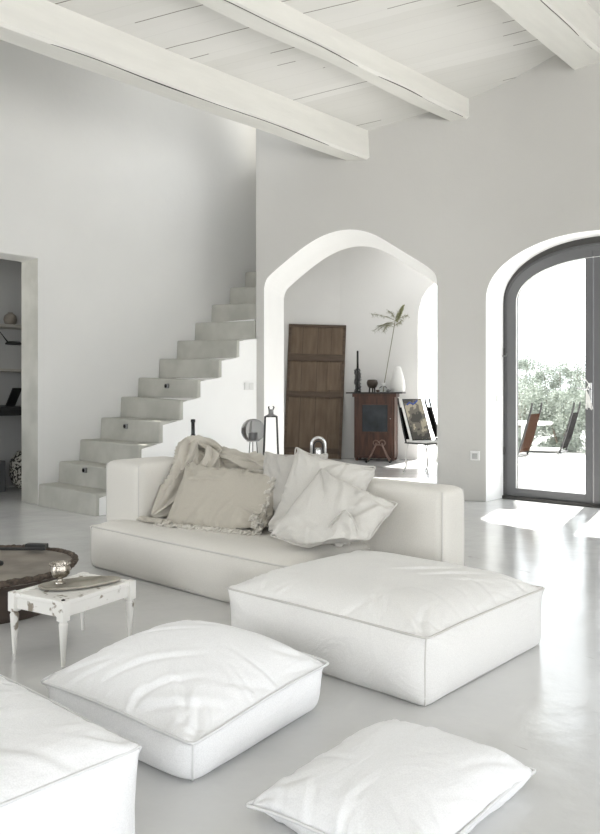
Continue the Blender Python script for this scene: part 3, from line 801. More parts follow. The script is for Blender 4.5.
# ottomans
box_cushion('ottoman', (1.10, 1.0, .285), (58, 56, 16), 'ott', 'pipe', (-2.165, 2.985, 0), R(0), 'large off-white seamed ottoman in front of the right end of the sofa', 'ottoman',
            press=2.2e-5, topslack=1.03, seam=.96, seed=11, iters=220, pr=.0045, nc=50, dep=.0045, lipf=.005, extra=[((.0 + .05 * k, .05 + .06 * (k % 3)), (.16 + .05 * k, .2 + .05 * (k % 3)), .009, .006) for k in range(7)])
def sag(P):
    f = 1 - .22 * np.clip((P[:, 0] / .36 - P[:, 1] / .36) * .5 + .2, 0, 1) * np.clip(P[:, 2] / .2, 0, 1)
    P[:, 2] *= f; return P
box_cushion('pouf', (.69, .70, .20), (48, 48, 12), 'white_fab', 'pipe_w', (-2.20, 1.815, 0), R(7), 'low squashy white pouf between the small table and the floor cushion', 'pouf',
            press=3.5e-5, topslack=1.07, seam=.95, seed=21, iters=240, pr=.005, lipf=.016, warp=sag, rnd=.07, tuck=.03, nc=30, dep=.005, cw=.010, extra=[((-.2, .05), (.05, .2), .009, .005), ((-.24, -.1), (.0, .1), .009, .005), ((-.1, -.28), (.12, -.02), .012, .006), ((.05, -.3), (.2, -.1), .012, .006), ((.1, -.34), (.33, -.16), .016, .008), ((.3, -.33), (.05, -.1), .016, .008)])
box_cushion('ottoman', (1.0, 1.0, .285), (48, 48, 14), 'white_fab', 'pipe_w', (-2.165, .70, 0), 0, 'bright white ottoman cut off by the lower left corner of the photo', 'ottoman',
            press=1.6e-5, topslack=1.02, seam=.97, seed=31, iters=180, pr=.004, lipf=.006)

# floor cushion
P, F, loop, E, L, sm, V0 = pillow_mesh(.55, .70, 52, press=3e-5, slack=1.02, seed=41, iters=200, seamk=.93)
zmin = P[:, 2].min()
P[:, 2] = np.where(P[:, 2] < 0, P[:, 2] * .55, P[:, 2] * .95)
def colf(P, Q):
    u = P[:, 2] < -.055; P[u, 2] = -.055; return P, Q
P = relax(P, F, 60, 3e-5, 2e-5, 1.0, L, E, colf)
P = smooth_np(P, E, .45, sm, 2)
o = empty('floor_cushion', (-1.30, 1.85, .055), R(3), 'white square floor cushion with stray threads lying at the bottom of the photo', 'cushion')
P[:, 2] = np.maximum(P[:, 2], -.054)
cv = obj('cover', (P, F), 'white_fab', o, smooth=True, sub=1)
fabric_detail(cv, V0, seam_creases(.55, .70, np.random.RandomState(8), 34, .0045, .012, .08, .26, (-9, 9)), 4, .0022, 16, zmin=-.055)
bm = BM(); tube(bm, smooth_loop(out_from(P, loop, (0, 0, 0), .004)), .005, 6, closed=True)
obj('piping', bm, 'pipe_w', o, smooth=True)
rs = random.Random(5)
for k in range(6):
    i = loop[(len(loop) * 1 // 4) + k * 5 - 8]; p = Vector(P[i]); q = Vector((p.x, p.y, 0)).normalized()
    s = Vector((-q.y, q.x, 0)) * rs.uniform(-.08, .08); l = rs.uniform(.02, .09)
    obj('loose_thread', tube(BM(), [p, p + q * l * .5 + s * .4, Vector((p.x + q.x * l + s.x, p.y + q.y * l + s.y, -.045))], .0014, 4), 'pipe_w', o)

# ------------------------------------------------------------------ pillows on the sofa
BACKY, SEATZ = 3.685, .300
def place_pillow(name, label, sx, sy, m, loc, rot, press, seed, fold=None, seatz=SEATZ, n=40, slack=1.0, cat='pillow', pipe=None, col2=True, seamk=.93, g=.00003, its=70, nc=26, dep=.008, cw=.013, extra=None):
    P, F, loop, E, L, sm, V0 = pillow_mesh(sx, sy, n, press=press, slack=slack, seed=seed, iters=180, seamk=seamk)
    if fold: P = fold(P)
    mt = Matrix.LocRotScale(Vector(loc), None, None) @ rot
    A_ = np.array(mt); P = P @ A_[:3, :3].T + A_[:3, 3]
    def c(P, Q):
        u = (P[:, 2] < seatz) & (P[:, 1] < 3.95); P[u, 2] = seatz
        w = (P[:, 1] > BACKY) & (P[:, 2] < .685) & (P[:, 1] < 3.80); P[w, 1] = BACKY
        w = (P[:, 1] >= 3.80) & (P[:, 2] < .69) & (P[:, 1] < 3.95); P[w, 2] = .69
        w = (P[:, 0] < -4.40) & (P[:, 2] < .72) & (P[:, 0] > -4.85); P[w, 0] = -4.40
        return P, Q
    P = relax(P, F, its, press * .75, g, 1.0, L, E, c)
    P = smooth_np(P, E, .4, sm, 2)
    P, _ = c(P, P)
    org = np.array(loc); 
    o = empty(name, loc, 0, label, cat, 'loose pillows on the sofa')
    cv = obj('cover', (P - org, F), m, o, smooth=True, sub=1)
    ex = [(np.array(a_), np.array(b_), w_, d_, (0, 9)) for a_, b_, w_, d_ in (extra or [])]
    fabric_detail(cv, V0, seam_creases(sx, sy, np.random.RandomState(seed), nc, dep, cw, .08, .28, (-9, 9)) + ex, seed, .0024, 15)
    bm = BM(); c0 = P.mean(0) - org
    tube(bm, smooth_loop([Vector(P[i] - org) for i in loop]), .004, 5, closed=True)
    obj('seam', bm, m, o, smooth=True)
    return o, P - org, loop
def rotm(tilt, yaw, roll):
    # pillow lies in xy; stand it up, lean back, turn, roll in its own plane
    return Matrix.Rotation(yaw, 4, 'Z') @ Matrix.Rotation(R(90) - tilt, 4, 'X') @ Matrix.Rotation(roll, 4, 'Z')
# taupe pillow, wide
tp, tpP, tpl = place_pillow('pillow', 'wide taupe linen pillow with knotted fringe beside the throw', .80, .50, 'taupe', (-3.80, 3.43, .505), rotm(R(28), R(17), R(-4)), 2.6e-5, 51, slack=1.03, dep=.010, cw=.016, nc=30,
    extra=[((-.25, .10), (.05, .13), .012, .010), ((.05, -.18), (.12, .0), .014, .012), ((-.1, -.2), (-.02, .05), .02, .008), ((.2, -.05), (.34, -.15), .014, .01)])
place_pillow('pillow', 'square off-white pillow standing between the taupe pillow and the slumped front one', .58, .56, 'pillow', (-3.05, 3.54, .58), rotm(R(20), R(14), R(-10)), 3.2e-5, 52, slack=1.03, seamk=.92)
def flop(P):
    P = P.copy(); u = np.clip((P[:, 0] + P[:, 1] - .12) / .35, 0, 1); P[:, 2] += .10 * u ** 2
    k = np.clip((P[:, 0] - .04) / .22, 0, 1) * (1 - np.clip((P[:, 0] - .16) / .12, 0, 1)); P[:, 1] = P[:, 1] * (1 - .13 * k); return P
place_pillow('pillow', 'off-white linen pillow slumped in front at the right end of the row', .58, .52, 'pillow', (-2.80, 3.36, .50), rotm(R(38), R(24), R(-26)), 3.0e-5, 53, fold=flop, slack=1.04, seamk=.89, dep=.006, cw=.015, nc=24,
    extra=[((-.1, .22), (.05, -.02), .02, .010), ((.2, .15), (.05, .0), .018, .010), ((-.2, -.1), (.1, -.15), .02, .006)])
place_pillow('pillow', 'flat pale grey pillow showing above the others behind the off-white pillow', .52, .48, 'grey_fab', (-3.36, 3.62, .615), rotm(R(10), R(6), R(3)), 2.2e-5, 54)

# knotted fringe of the taupe pillow (bottom and right edges)
bm = BM(); rs = random.Random(9); nL = len(tpl); n4 = nL // 4
def tass(bm, p, d, l, r=.0065):
    a = p; pts = [a]
    for k in range(1, 5):
        pts.append(a + d * l * k / 4 + Vector((rs.uniform(-.007, .007), rs.uniform(-.005, .005), rs.uniform(-.006, .006))))
    tube(bm, pts, [r * 1.5, r, r * 1.6, r * 1.2, r * .6], 6)
low = tpP[:, 2] < tpP[:, 2].min() + .10
for k in range(46):
    xx = tpP[:, 0].min() + .01 + (tpP[:, 0].max() - tpP[:, 0].min() - .03) * k / 45
    nb = low & (np.abs(tpP[:, 0] - xx) < .03)
    if not nb.any(): continue
    y_ = tpP[nb, 1].min()
    for q in range(2):
        p = Vector((xx + rs.uniform(-.01, .01), y_ + .012, tpP[:, 2].min() + .030 - .006 * q))
        tass(bm, p, Vector((rs.uniform(-.6, .6), -1, rs.uniform(-.35, -.1))).normalized(), rs.uniform(.03, .065), .0065)
for k in range(n4 + 2, 2 * n4 - 1):
    p = Vector(tpP[tpl[k]])
    for q in range(3): tass(bm, p + Vector((rs.uniform(-.05, -.01), -.06, rs.uniform(-.01, .01))), Vector((rs.uniform(-.3, .6), -.5, rs.uniform(-.9, .1))).normalized(), rs.uniform(.025, .06), .008)
# keep above seat
for v_ in bm.verts:
    if v_.co.z + .505 < SEATZ + .006: v_.co.z = SEATZ + .006 - .505 + random.uniform(0, .006)
obj('fringe', bm, 'fringe', tp, smooth=True)

# throw blanket: a gathered bundle peaking on the back rest, falling to the seat, with a second swag along the top
def bundle(name, ctrl, rad, parent, k1=5, tw=3.0, seed=0, flat=1.0, nu=150, nv=84):
    cp = [Vector(p) for p in ctrl]; m_ = len(cp) - 1
    def cr(t):
        t = min(max(t, 0), m_ - 1e-6); i = int(t); f = t - i
        p0, p1, p2, p3 = cp[max(i - 1, 0)], cp[i], cp[i + 1], cp[min(i + 2, m_)]
        P_ = .5 * ((2 * p1) + (p2 - p0) * f + (2 * p0 - 5 * p1 + 4 * p2 - p3) * f * f + (3 * p1 - p0 - 3 * p2 + p3) * f ** 3)
        return P_, rad[i] * (1 - f) + rad[i + 1] * f
    vs = []; up = Vector((0, -1, .3)).normalized()
    for a in range(nu + 1):
        t = a / nu * m_; c, r_ = cr(t); c2, _ = cr(t + .02); tn = (c2 - c)
        if tn.length < 1e-6: tn = c - cr(t - .02)[0]
        tn.normalize(); sd = tn.cross(up).normalized(); up = sd.cross(tn).normalized()
        end = min(1, 6 * a / nu, 6 * (1 - a / nu)) ** .5
        for b in range(nv):
            th = 2 * math.pi * b / nv
            f1 = 1 - 2 * abs(math.sin(k1 * th / 2 + tw * a / nu * 2 + .6 * math.sin(a / nu * 9 + seed))) ** .6
            f2 = math.sin(9 * th - 5 * a / nu + seed * 2 + 1.2 * math.sin(a / nu * 14))
            nz = mnoise.noise(Vector((math.cos(th) * 1.6, math.sin(th) * 1.6, a / nu * 7 + seed)))
            rr = r_ * end * (1 + .30 * f1 + .09 * f2 + .34 * nz)
            vs.append(c + (sd * math.cos(th) * flat + up * math.sin(th)) * rr)
    fs = [(a * nv + b, a * nv + (b + 1) % nv, (a + 1) * nv + (b + 1) % nv, (a + 1) * nv + b) for a in range(nu) for b in range(nv)]
    fs.append(tuple(range(nv))[::-1]); fs.append(tuple(nu * nv + b for b in range(nv)))
    return vs, fs
TO = Vector((-4.45, 3.6, .5))
thr = empty('throw_blanket', tuple(TO), 0, 'crumpled beige throw heaped over the left back corner of the sofa', 'throw')
def tb(name, ctrl, rad, **k):
    vs, fs = bundle(name, [Vector(c) - TO for c in ctrl], rad, thr, **k)
    for v_ in vs:
        v_.z = max(v_.z, .323 - TO.z)
        if v_.y + TO.y > 3.675 and v_.z + TO.z < .665: v_.y = 3.675 - TO.y
    o = obj(name, (vs, fs), 'throw', thr, smooth=True); return o
tb('cloth', [(-4.10, 3.80, .705), (-4.26, 3.80, .74), (-4.42, 3.79, .80), (-4.47, 3.70, .79), (-4.37, 3.60, .71), (-4.32, 3.50, .57), (-4.31, 3.38, .44), (-4.30, 3.22, .355)],
   [.04, .065, .065, .078, .10, .105, .095, .055], k1=6, seed=1, flat=1.0)
tb('hanging_fold', [(-4.40, 3.80, .74), (-4.24, 3.72, .72), (-4.18, 3.62, .60), (-4.16, 3.54, .46), (-4.1, 3.42, .345)], [.06, .085, .085, .07, .03], k1=5, seed=4, tw=1.5)
tb('swag', [(-4.40, 3.82, .73), (-4.15, 3.79, .725), (-3.92, 3.78, .72), (-3.68, 3.78, .71), (-3.5, 3.78, .70)], [.07, .068, .06, .05, .02], k1=5, seed=7, tw=5)
bm = BM(); rr = random.Random(4)
for k in range(34):
    t = k / 33; p = Vector((-4.38 + .30 * t, 3.21 + .02 * t, .345)) - TO
    q = p + Vector((rr.uniform(-.02, .02), -.045 + rr.uniform(-.015, .01), -.018))
    tube(bm, [p, (p + q) / 2 + Vector((rr.uniform(-.01, .01), 0, .006)), q], [.006, .009, .004], 6)
obj('fringe', bm, 'throw', thr, smooth=True)

# ------------------------------------------------------------------ items behind the sofa on a low console
con = empty('console_table', (-4.3, 4.32, 0), 0, 'low white console standing behind the sofa back', 'console')
obj('tabletop', box(BM(), (0, 0, .56), (2.2, .3, .03)), 'whitepaint', con, bevel=.005)
for sx in (-1.0, 1.0): 
    for sy in (-.11, .11): obj('leg', box(BM(), (sx, sy, .2725), (.04, .04, .545)), 'whitepaint', con, bevel=.003)
CT = .575
o = empty('bottle', (-5.14, 4.28, CT), 0, 'black long-necked bottle with white label rising behind the throw', 'bottle')
obj('body', lathe(BM(), [(.045, 0), (.062, .01), (.064, .13), (.058, .19), (.040, .235), (.022, .255), (.016, .275), (.0155, .37), (.020, .375), (.020, .395), (.014, .40)], n=28), 'blackgloss', o, smooth=True)
obj('paper_label', lathe(BM(), [(.0655, .05), (.0655, .175)], n=28, cap=False), 'ceramic', o)
o = empty('globe_lamp', (-4.42, 4.30, CT), 0, 'smoked glass globe lamp on thin metal legs behind the sofa', 'lamp')
gz = .325
obj('globe', lathe(BM(), [(.005 + .093 * math.sin(R(a)), gz - .093 * math.cos(R(a))) for a in range(25, 181, 8)], n=36, cap=False), 'smoke', o, smooth=True)
obj('socket', lathe(BM(), [(.03, gz - .085), (.034, gz - .08), (.034, gz - .02), (.03, gz - .015)], n=20), 'steel', o, smooth=True)
obj('rim', tube(BM(), arc((0, 0, gz - .083), .048, 0, 345, 28, 'xy'), .006, 6, closed=True), 'chrome', o, smooth=True)
for a in (20, 140, 260): obj('leg', tube(BM(), [(.03 * math.cos(R(a)), .03 * math.sin(R(a)), gz - .08), (.05 * math.cos(R(a)), .05 * math.sin(R(a)), 0.003)], .0035, 6), 'black', o)
o = empty('metal_lantern', (-4.22, 4.30, CT), R(40), 'tall slim black metal frame lantern beside the globe lamp', 'lantern')
bm = BM(); h = .44
for sx in (-1, 1):
    for sy in (-1, 1): tube(bm, [(sx * .062, sy * .055, 0), (sx * .045, sy * .04, h)], .005, 6)
for z, s in ((.008, 1.0), (h, .73)):
    q = [(-.062 * s, -.055 * s, z), (.062 * s, -.055 * s, z), (.062 * s, .055 * s, z), (-.062 * s, .055 * s, z)]
    for a, b in zip(q, q[1:] + q[:1]): tube(bm, [a, b], .005, 6)
obj('frame', bm, 'black', o)
obj('cap', lathe(BM(), [(.045, h), (.045, h + .008), (.02, h + .02), (.02, h + .05), (.026, h + .055), (.0, h + .058)], n=20), 'steel', o, smooth=True)
bm = BM()
for sx in (-.012, .015): tube(bm, [(sx, 0, h + .05), (sx * 1.6, 0, h + .075), (sx, 0, h + .08)], .006, 6)
obj('burner', bm, 'black', o)
o = empty('carry_lantern', (-3.73, 4.30, CT), R(42), 'small chrome arched lantern seen above the off-white pillow', 'lantern')
pts = [(-.05, 0, 0), (-.05, 0, .245)] + arc((0, 0, .245), .05, 180, 0, 10)[1:] + [(.05, 0, 0)]
obj('arched_frame', tube(BM(), pts, .011, 8), 'chrome', o, smooth=True)
pts = [(-.033, .0, 0), (-.033, 0, .235)] + arc((0, 0, .235), .033, 180, 0, 8)[1:] + [(.033, 0, 0)]
obj('inner_arch', tube(BM(), pts, .006, 8), 'black', o, smooth=True)
obj('chimney', lathe(BM(), [(.026, 0), (.026, .20), (.02, .22)], n=20), 'chrome', o, smooth=True)

# ------------------------------------------------------------------ small white table + bowl + board
TX, TY = -3.23, 1.965
t = empty('side_table', (TX, TY, 0), R(12), 'small chipped white painted side table with tapered legs', 'side table')
w2, d2, TH = .17, .222, .287
obj('tabletop', box(BM(), (0, 0, TH - .012), (2 * w2 - .02, 2 * d2 - .02, .016)), 'whitepaint', t, bevel=.004)
bm = BM()
for sx in (-1, 1): box(bm, (sx * (w2 - .012), 0, TH - .008), (.024, 2 * d2 - .02, .022))
for sy in (-1, 1): box(bm, (0, sy * (d2 - .012), TH - .008), (2 * w2 - .02, .024, .022))
obj('top_rim', bm, 'whitepaint', t, bevel=.004)
bm = BM()
for sx in (-1, 1): box(bm, (sx * (w2 - .018), 0, TH - .045), (.018, 2 * d2 - .06, .055))
for sy in (-1, 1): box(bm, (0, sy * (d2 - .018), TH - .045), (2 * w2 - .06, .018, .055))
obj('apron', bm, 'whitepaint', t, bevel=.003)
for sx in (-1, 1):
    for sy in (-1, 1):
        bm = BM(); x, y = sx * (w2 - .012), sy * (d2 - .012)
        box2(bm, (x - .021, y - .021, TH - .085), (x + .021, y + .021, TH + .004))
        lathe(bm, [(.008, 0), (.010, .02), (.021, TH - .10), (.016, TH - .09), (.020, TH - .084)], (x, y, 0), 8)
        obj('leg', bm, 'whitepaint', t, bevel=.003)
obj('knob', lathe(BM(), [(.008, 0), (.009, .004), (0, .008)], (w2 - .012, -d2 + .012, TH + .004), 12), 'black', t)
# weathered board / stone
rs = random.Random(12); bm = BM(); pts = []
for k in range(28):
    a = 2 * math.pi * k / 28; pts.append((.19 * math.cos(a) * (1 + .07 * math.sin(3 * a + 1)), .092 * math.sin(a) * (1 + .1 * math.sin(2 * a) + rs.uniform(-.03, .03))))
bm = poly_prism(pts, 0, .012)
o = obj('serving_board', bm, 'stone', bevel=.004); o.location = (TX - .01, TY + .03, TH + .004); o.rotation_euler = (0, 0, R(68)); tag(o, 'flat oval weathered board lying on the white side table', 'board')
BX, BY = TX - .045, TY - .045
o = empty('footed_bowl', (BX, BY, TH + .017), 0, 'small tarnished silver footed bowl on the weathered board', 'bowl')
obj('bowl', lathe(BM(), [(.012, .024), (.03, .03), (.044, .045), (.048, .065), (.042, .082), (.040, .088), (.046, .094), (.043, .096), (.036, .088), (.04, .066), (.03, .045), (0, .038)], n=32), 'silver', o, smooth=True)
obj('foot', lathe(BM(), [(.027, 0), (.028, .004), (.014, .012), (.011, .024), (.02, .03)], n=28), 'silver', o, smooth=True)
bm = BM()
for k in range(22):
    a = 2 * math.pi * k / 22; bmesh.ops.create_icosphere(bm, subdivisions=1, radius=.0065, matrix=Matrix.Translation((.0445 * math.cos(a), .0445 * math.sin(a), .092)))
obj('beaded_rim', bm, 'silver', o, smooth=True)

# ------------------------------------------------------------------ dark drum table
o = empty('drum_table', (-4.22, 1.98, 0), R(20), 'low round dark brown drum table with rope rim at the left edge', 'drum table'); o.scale = (1, 1, .9)
def wob(prof, amp=.02, n=64, sd=1.):
    bm = BM(); lathe(bm, prof, n=n)
    for v_ in bm.verts:
        a = math.atan2(v_.co.y, v_.co.x); k = 1 + amp * mnoise.noise(Vector((math.cos(a) * 2, math.sin(a) * 2, sd))) + amp * .6 * math.cos(6 * a)
        v_.co.x *= k; v_.co.y *= k
    return bm
obj('body', wob([(.40, 0), (.42, .03), (.45, .18), (.47, .235), (.0, .236)]), 'drum', o, smooth=False)
obj('top', wob([(.0, .262), (.47, .262), (.49, .258), (.49, .23), (.0, .23)]), 'drum_top', o, smooth=False)
bm = BM(); pts = []
for k in range(96):
    a = 2 * math.pi * k / 96; kk = 1 + .02 * mnoise.noise(Vector((math.cos(a) * 2, math.sin(a) * 2, 1.))) + .012 * math.cos(6 * a)
    pts.append((kk * .505 * math.cos(a), kk * .505 * math.sin(a), .258 + .006 * mnoise.noise(Vector((a * 9, 0, 0)))))
tube(bm, pts, [.016 + .006 * (k % 2) for k in range(96)], 8, closed=True)
for q in range(2):
    tube(bm, [(p[0] * (1 + .012 * math.cos(k * 1.3 + q * 3.1)), p[1] * (1 + .012 * math.cos(k * 1.3 + q * 3.1)), p[2] + .014 * math.sin(k * 1.3 + q * 3.1)) for k, p in enumerate(pts)], .010, 6, closed=True)
obj('rope_rim', bm, 'rope', o, smooth=True)
# things on the drum
o = obj('cigar_box', box(BM(), (0, 0, 0), (.13, .05, .03)), 'black', bevel=.004); o.location = (-4.33, 2.38, .270); o.rotation_euler = (0, 0, R(35)); tag(o, 'small black box on the far rim of the drum table', 'box')
o = obj('walking_stick', tube(BM(), [(-.30, 0, 0), (-.1, 0, .002), (.28, 0, 0)], [.011, .010, .009], 8), 'black'); o.location = (-4.45, 2.20, .262); o.rotation_euler = (0, 0, R(43)); tag(o, 'black rod lying across the far side of the drum table', 'rod')
bm = BM(); bmesh.ops.create_icosphere(bm, subdivisions=3, radius=.024)
for v_ in bm.verts: v_.co *= 1 + .35 * mnoise.noise(v_.co * 70); v_.co.x *= 1.3; v_.co.z *= .7
o = obj('pine_cone', bm, 'black'); o.location = (-4.13, 2.04, .252); tag(o, 'small dark pine cone in the middle of the drum table', 'pine cone')

# ------------------------------------------------------------------ alcove: leaning door panel
def bwp(s, t=0., z=0.): return (BC[0] + DX * s + DY * t, BC[1] + DY * s - DX * t, z)
ldir = Vector((.8, .6, 0))
pc = Vector((BC[0], BC[1], 0)) - ldir * .50 + Vector((.6, -.8, 0)) * .20
o = empty('old_wooden_door', tuple(pc), math.atan2(.6, .8), 'tall old brown panelled wooden door leaning against the alcove wall', 'door')
o.rotation_euler = (R(-4), R(2.0), math.atan2(.6, .8))
PW, PH = 1.06, 2.47
obj('panels', box2(BM(), (-PW / 2, 0, .01), (PW / 2, .035, PH)), 'oak', o)
for z in (.62, 1.62): 
    pass
for z0, z1 in ((.10, .20), (1.13, 1.23), (1.79, 1.92), (PH - .05, PH)):
    obj('rail', box2(BM(), (-PW / 2, -.03, z0), (PW / 2, .0, z1)), 'oak_dark', o, bevel=.005)
for x0, x1 in ((-PW / 2, -PW / 2 + .05), (PW / 2 - .05, PW / 2)):
    obj('stile', box2(BM(), (x0, -.018, .01), (x1, .0, PH)), 'oak_dark', o, bevel=.004)
bm = BM()
for x in (-.26, .02, .27): box2(bm, (x - .003, -.003, .02), (x + .003, .002, PH - .02))
obj('board_joint', bm, 'black', o)
obj('raised_board', box2(BM(), (.22, -.02, 1.26), (.44, .0, 1.77)), 'oak', o, bevel=.004)
obj('raised_board', box2(BM(), (.24, -.02, .45), (.42, .0, 1.10)), 'oak', o, bevel=.004)

# cabinet
cb = empty('wooden_cabinet', bwp(.70, .30), math.atan2(DY, DX) - R(3), 'dark reddish wooden cabinet with a glazed door in the alcove', 'cabinet')
cw, cd, chh = .36, .21, 1.19
obj('body', box2(BM(), (-cw, -cd, .05), (cw, cd, chh)), 'maho', cb, bevel=.006)
for sx in (-1, 1):
    for sy in (-1, 1): obj('foot', lathe(BM(), [(.02, 0), (.03, .02), (.035, .06)], (sx * (cw - .04), sy * (cd - .04), 0), 10), 'maho', cb)
dd = obj('door', box2(BM(), (-cw + .04, -cd - .022, .10), (cw - .04, -cd, chh - .05)), 'maho', cb, bevel=.004)
obj('glass', box2(BM(), (-cw + .15, -cd - .027, .52), (cw - .12, -cd - .018, .99)), 'cabglass', dd)
bm = BM()
for a, b in (((-cw + .13, .50), (cw - .10, .52)), ((-cw + .13, .99), (cw - .10, 1.01)), ((-cw + .13, .50), (-cw + .15, 1.01)), ((cw - .12, .50), (cw - .10, 1.01))): box2(bm, (a[0], -cd - .034, a[1]), (b[0], -cd - .02, b[1]))
obj('moulding', bm, 'maho', dd, bevel=.002)
obj('knob', lathe(BM(), [(.0, 0), (.012, .004), (.009, .016), (0, .018)], n=12), 'chrome', dd).location = (cw - .07, -cd - .04, .74)
obj('top', box2(BM(), (-cw - .14, -cd - .05, chh), (cw + .14, cd + .03, chh + .025)), 'black', cb, bevel=.004)
obj('cornice', box2(BM(), (-cw - .03, -cd - .03, chh - .06), (cw + .03, cd, chh)), 'maho', cb, bevel=.006)
CZ = chh + .0255
# things on the cabinet
o = empty('candle_holder', bwp(.37, .33, CZ), 0, 'tall twisted black iron candle holder with a black candle on the cabinet', 'candle holder')
bm = BM(); lathe(bm, [(.065, 0), (.065, .015), (.02, .03)], n=20)
for q in range(3):
    pts = []
    for k in range(44):
        a = k * .62 + q * 2.09; rr = .045 + .018 * math.sin(k * .9 + q)
        pts.append((rr * math.cos(a), rr * math.sin(a), .03 + k * .0085))
    tube(bm, pts, .009, 6)
for k in range(7):
    a = k * 2.4; z = .06 + k * .05; tube(bm, [(0, 0, z), (.075 * math.cos(a), .075 * math.sin(a), z + .02)], [.010, .005], 6)
tube(bm, [(0, 0, 0), (0, 0, .42)], .011, 8); lathe(bm, [(.04, .40), (.045, .415), (.03, .42)], n=16)
obj('holder', bm, 'black', o, smooth=True)
obj('candle', lathe(BM(), [(.019, .42), (.018, .74), (0, .745)], n=14), 'black', o, smooth=True)
o = empty('round_vase', bwp(.635, .34, CZ), 0, 'small dark round bowl vase on feet in the middle of the cabinet', 'vase')
obj('vase', lathe(BM(), [(.03, .07), (.07, .085), (.095, .13), (.1, .17), (.085, .215), (.06, .225), (.075, .21), (.09, .17), (.06, .1), (0, .09)], n=28), mat('brown ceramic', (.06, .045, .035), .5), o, smooth=True)
for a in (0, 120, 240): obj('foot', tube(BM(), [(.05 * math.cos(R(a)), .05 * math.sin(R(a)), .09), (.055 * math.cos(R(a)), .055 * math.sin(R(a)), 0)], .014, 8), 'black', o)
o = empty('glass_bottle', bwp(.83, .34, CZ), 0, 'small clear glass bottle holding the tall dry branch', 'bottle')
obj('glass', lathe(BM(), [(.05, 0), (.078, .01), (.08, .05), (.06, .09), (.03, .11), (.028, .15), (.034, .155)], n=28), 'clear', o, smooth=True)
obj('collar', lathe(BM(), [(.034, .105), (.045, .115), (.045, .155), (.034, .165)], n=20), 'ceramic', o, smooth=True)
# the branch
br = empty('dry_branch', bwp(.83, .34, CZ), math.atan2(DY, DX), 'tall thin dry branch with feathery sprigs standing in the glass bottle', 'branch')
stem = [(0, 0, .02), (.02, 0, .15), (.08, 0, .5), (.15, 0, .9), (.21, 0, 1.25), (.27, 0, 1.42)]
obj('stem', tube(BM(), stem, [.008, .008, .007, .007, .006, .004], 6), 'stem', br)
bm = BM(); rs = random.Random(21)
def sprig(bm, p0, ang, L_, droop, n=60, fl=.075):
    L_ *= .72
    pts = [Vector(p0)]; d = Vector((math.cos(ang), rs.uniform(-.25, .25), math.sin(ang)))
    for k in range(10):
        d = (d + Vector((0, 0, -droop))).normalized(); pts.append(pts[-1] + d * L_ / 10)
    tube(bm, pts, [.0045] * 5 + [.0025] * 6, 4)
    for k in range(n):
        t_ = rs.uniform(.25, 1) * 9.9; i = int(t_); p = pts[i].lerp(pts[i + 1], t_ - i)
        e = Vector((rs.uniform(-1, 1), rs.uniform(-1, 1), rs.uniform(-1, .8))).normalized() * fl * rs.uniform(.4, 1)
        tube(bm, [p, p + e * .6, p + e + Vector((0, 0, -.01))], [.0022, .0018, .001], 3)
for (a, L_, dr_, z) in ((150, .62, .05, 1.27), (168, .60, .10, 1.22), (140, .42, .16, 1.15), (120, .3, .05, 1.3), (185, .42, .03, 1.25), (40, .34, .06, 1.26), (20, .25, -.05, 1.18), (65, .3, .04, 1.32), (155, .36, .2, 1.2)):
    sprig(bm, (.21 + (z - 1.25) * .15, 0, z), R(a), L_, dr_)
obj('frond', bm, 'frond', br)
bm = BM()
for k in range(300):
    z = rs.uniform(0, 1); a = rs.uniform(0, 6.28); p = Vector((.235 + .13 * z, 0, 1.24 + .30 * z))
    r_ = .05 * math.sin(math.pi * min(1, .15 + z * .8)) ** .5
    e = Vector((math.cos(a), math.sin(a), rs.uniform(.1, .9))).normalized() * r_
    tube(bm, [p, p + e], [.004, .0025], 3)
obj('flower_spike', bm, 'sprig', br)
o = obj('white_vase', lathe(BM(), [(.08, 0), (.125, .02), (.135, .09), (.12, .2), (.085, .34), (.06, .42), (.045, .45), (.02, .455), (0, .455)], n=36), 'ceramic', smooth=True)
o.location = bwp(1.09, .33, CZ); tag(o, 'smooth white pear-shaped vase at the right end of the cabinet', 'vase')
for k, (s, sz, lb) in enumerate(((.74, .035, 'small dark shell between the round vase and glass bottle'), (.93, .045, 'larger grey pebble between the glass bottle and white vase'))):
    bm = BM(); bmesh.ops.create_icosphere(bm, subdivisions=3, radius=sz)
    for v_ in bm.verts: v_.co *= 1 + .4 * mnoise.noise(v_.co * 30 + Vector((k, 0, 0))); v_.co.z *= .55
    o = obj('pebble' if k else 'shell', bm, 'steel' if k else 'rope', smooth=True); zmn = min(v_.co.z for v_ in o.data.vertices); o.location = bwp(s, .42, CZ - zmn); tag(o, lb, 'pebble' if k else 'shell')
# white cloth/paper tag hanging at the cabinet corner
o = obj('folded_cloth', box(BM(), (0, 0, 0), (.17, .10, .012)), 'ceramic', bevel=.004); o.location = bwp(1.12, .49, CZ + .006); o.rotation_euler = (0, 0, wr); tag(o, 'folded white cloth on the right front corner of the cabinet top', 'cloth')
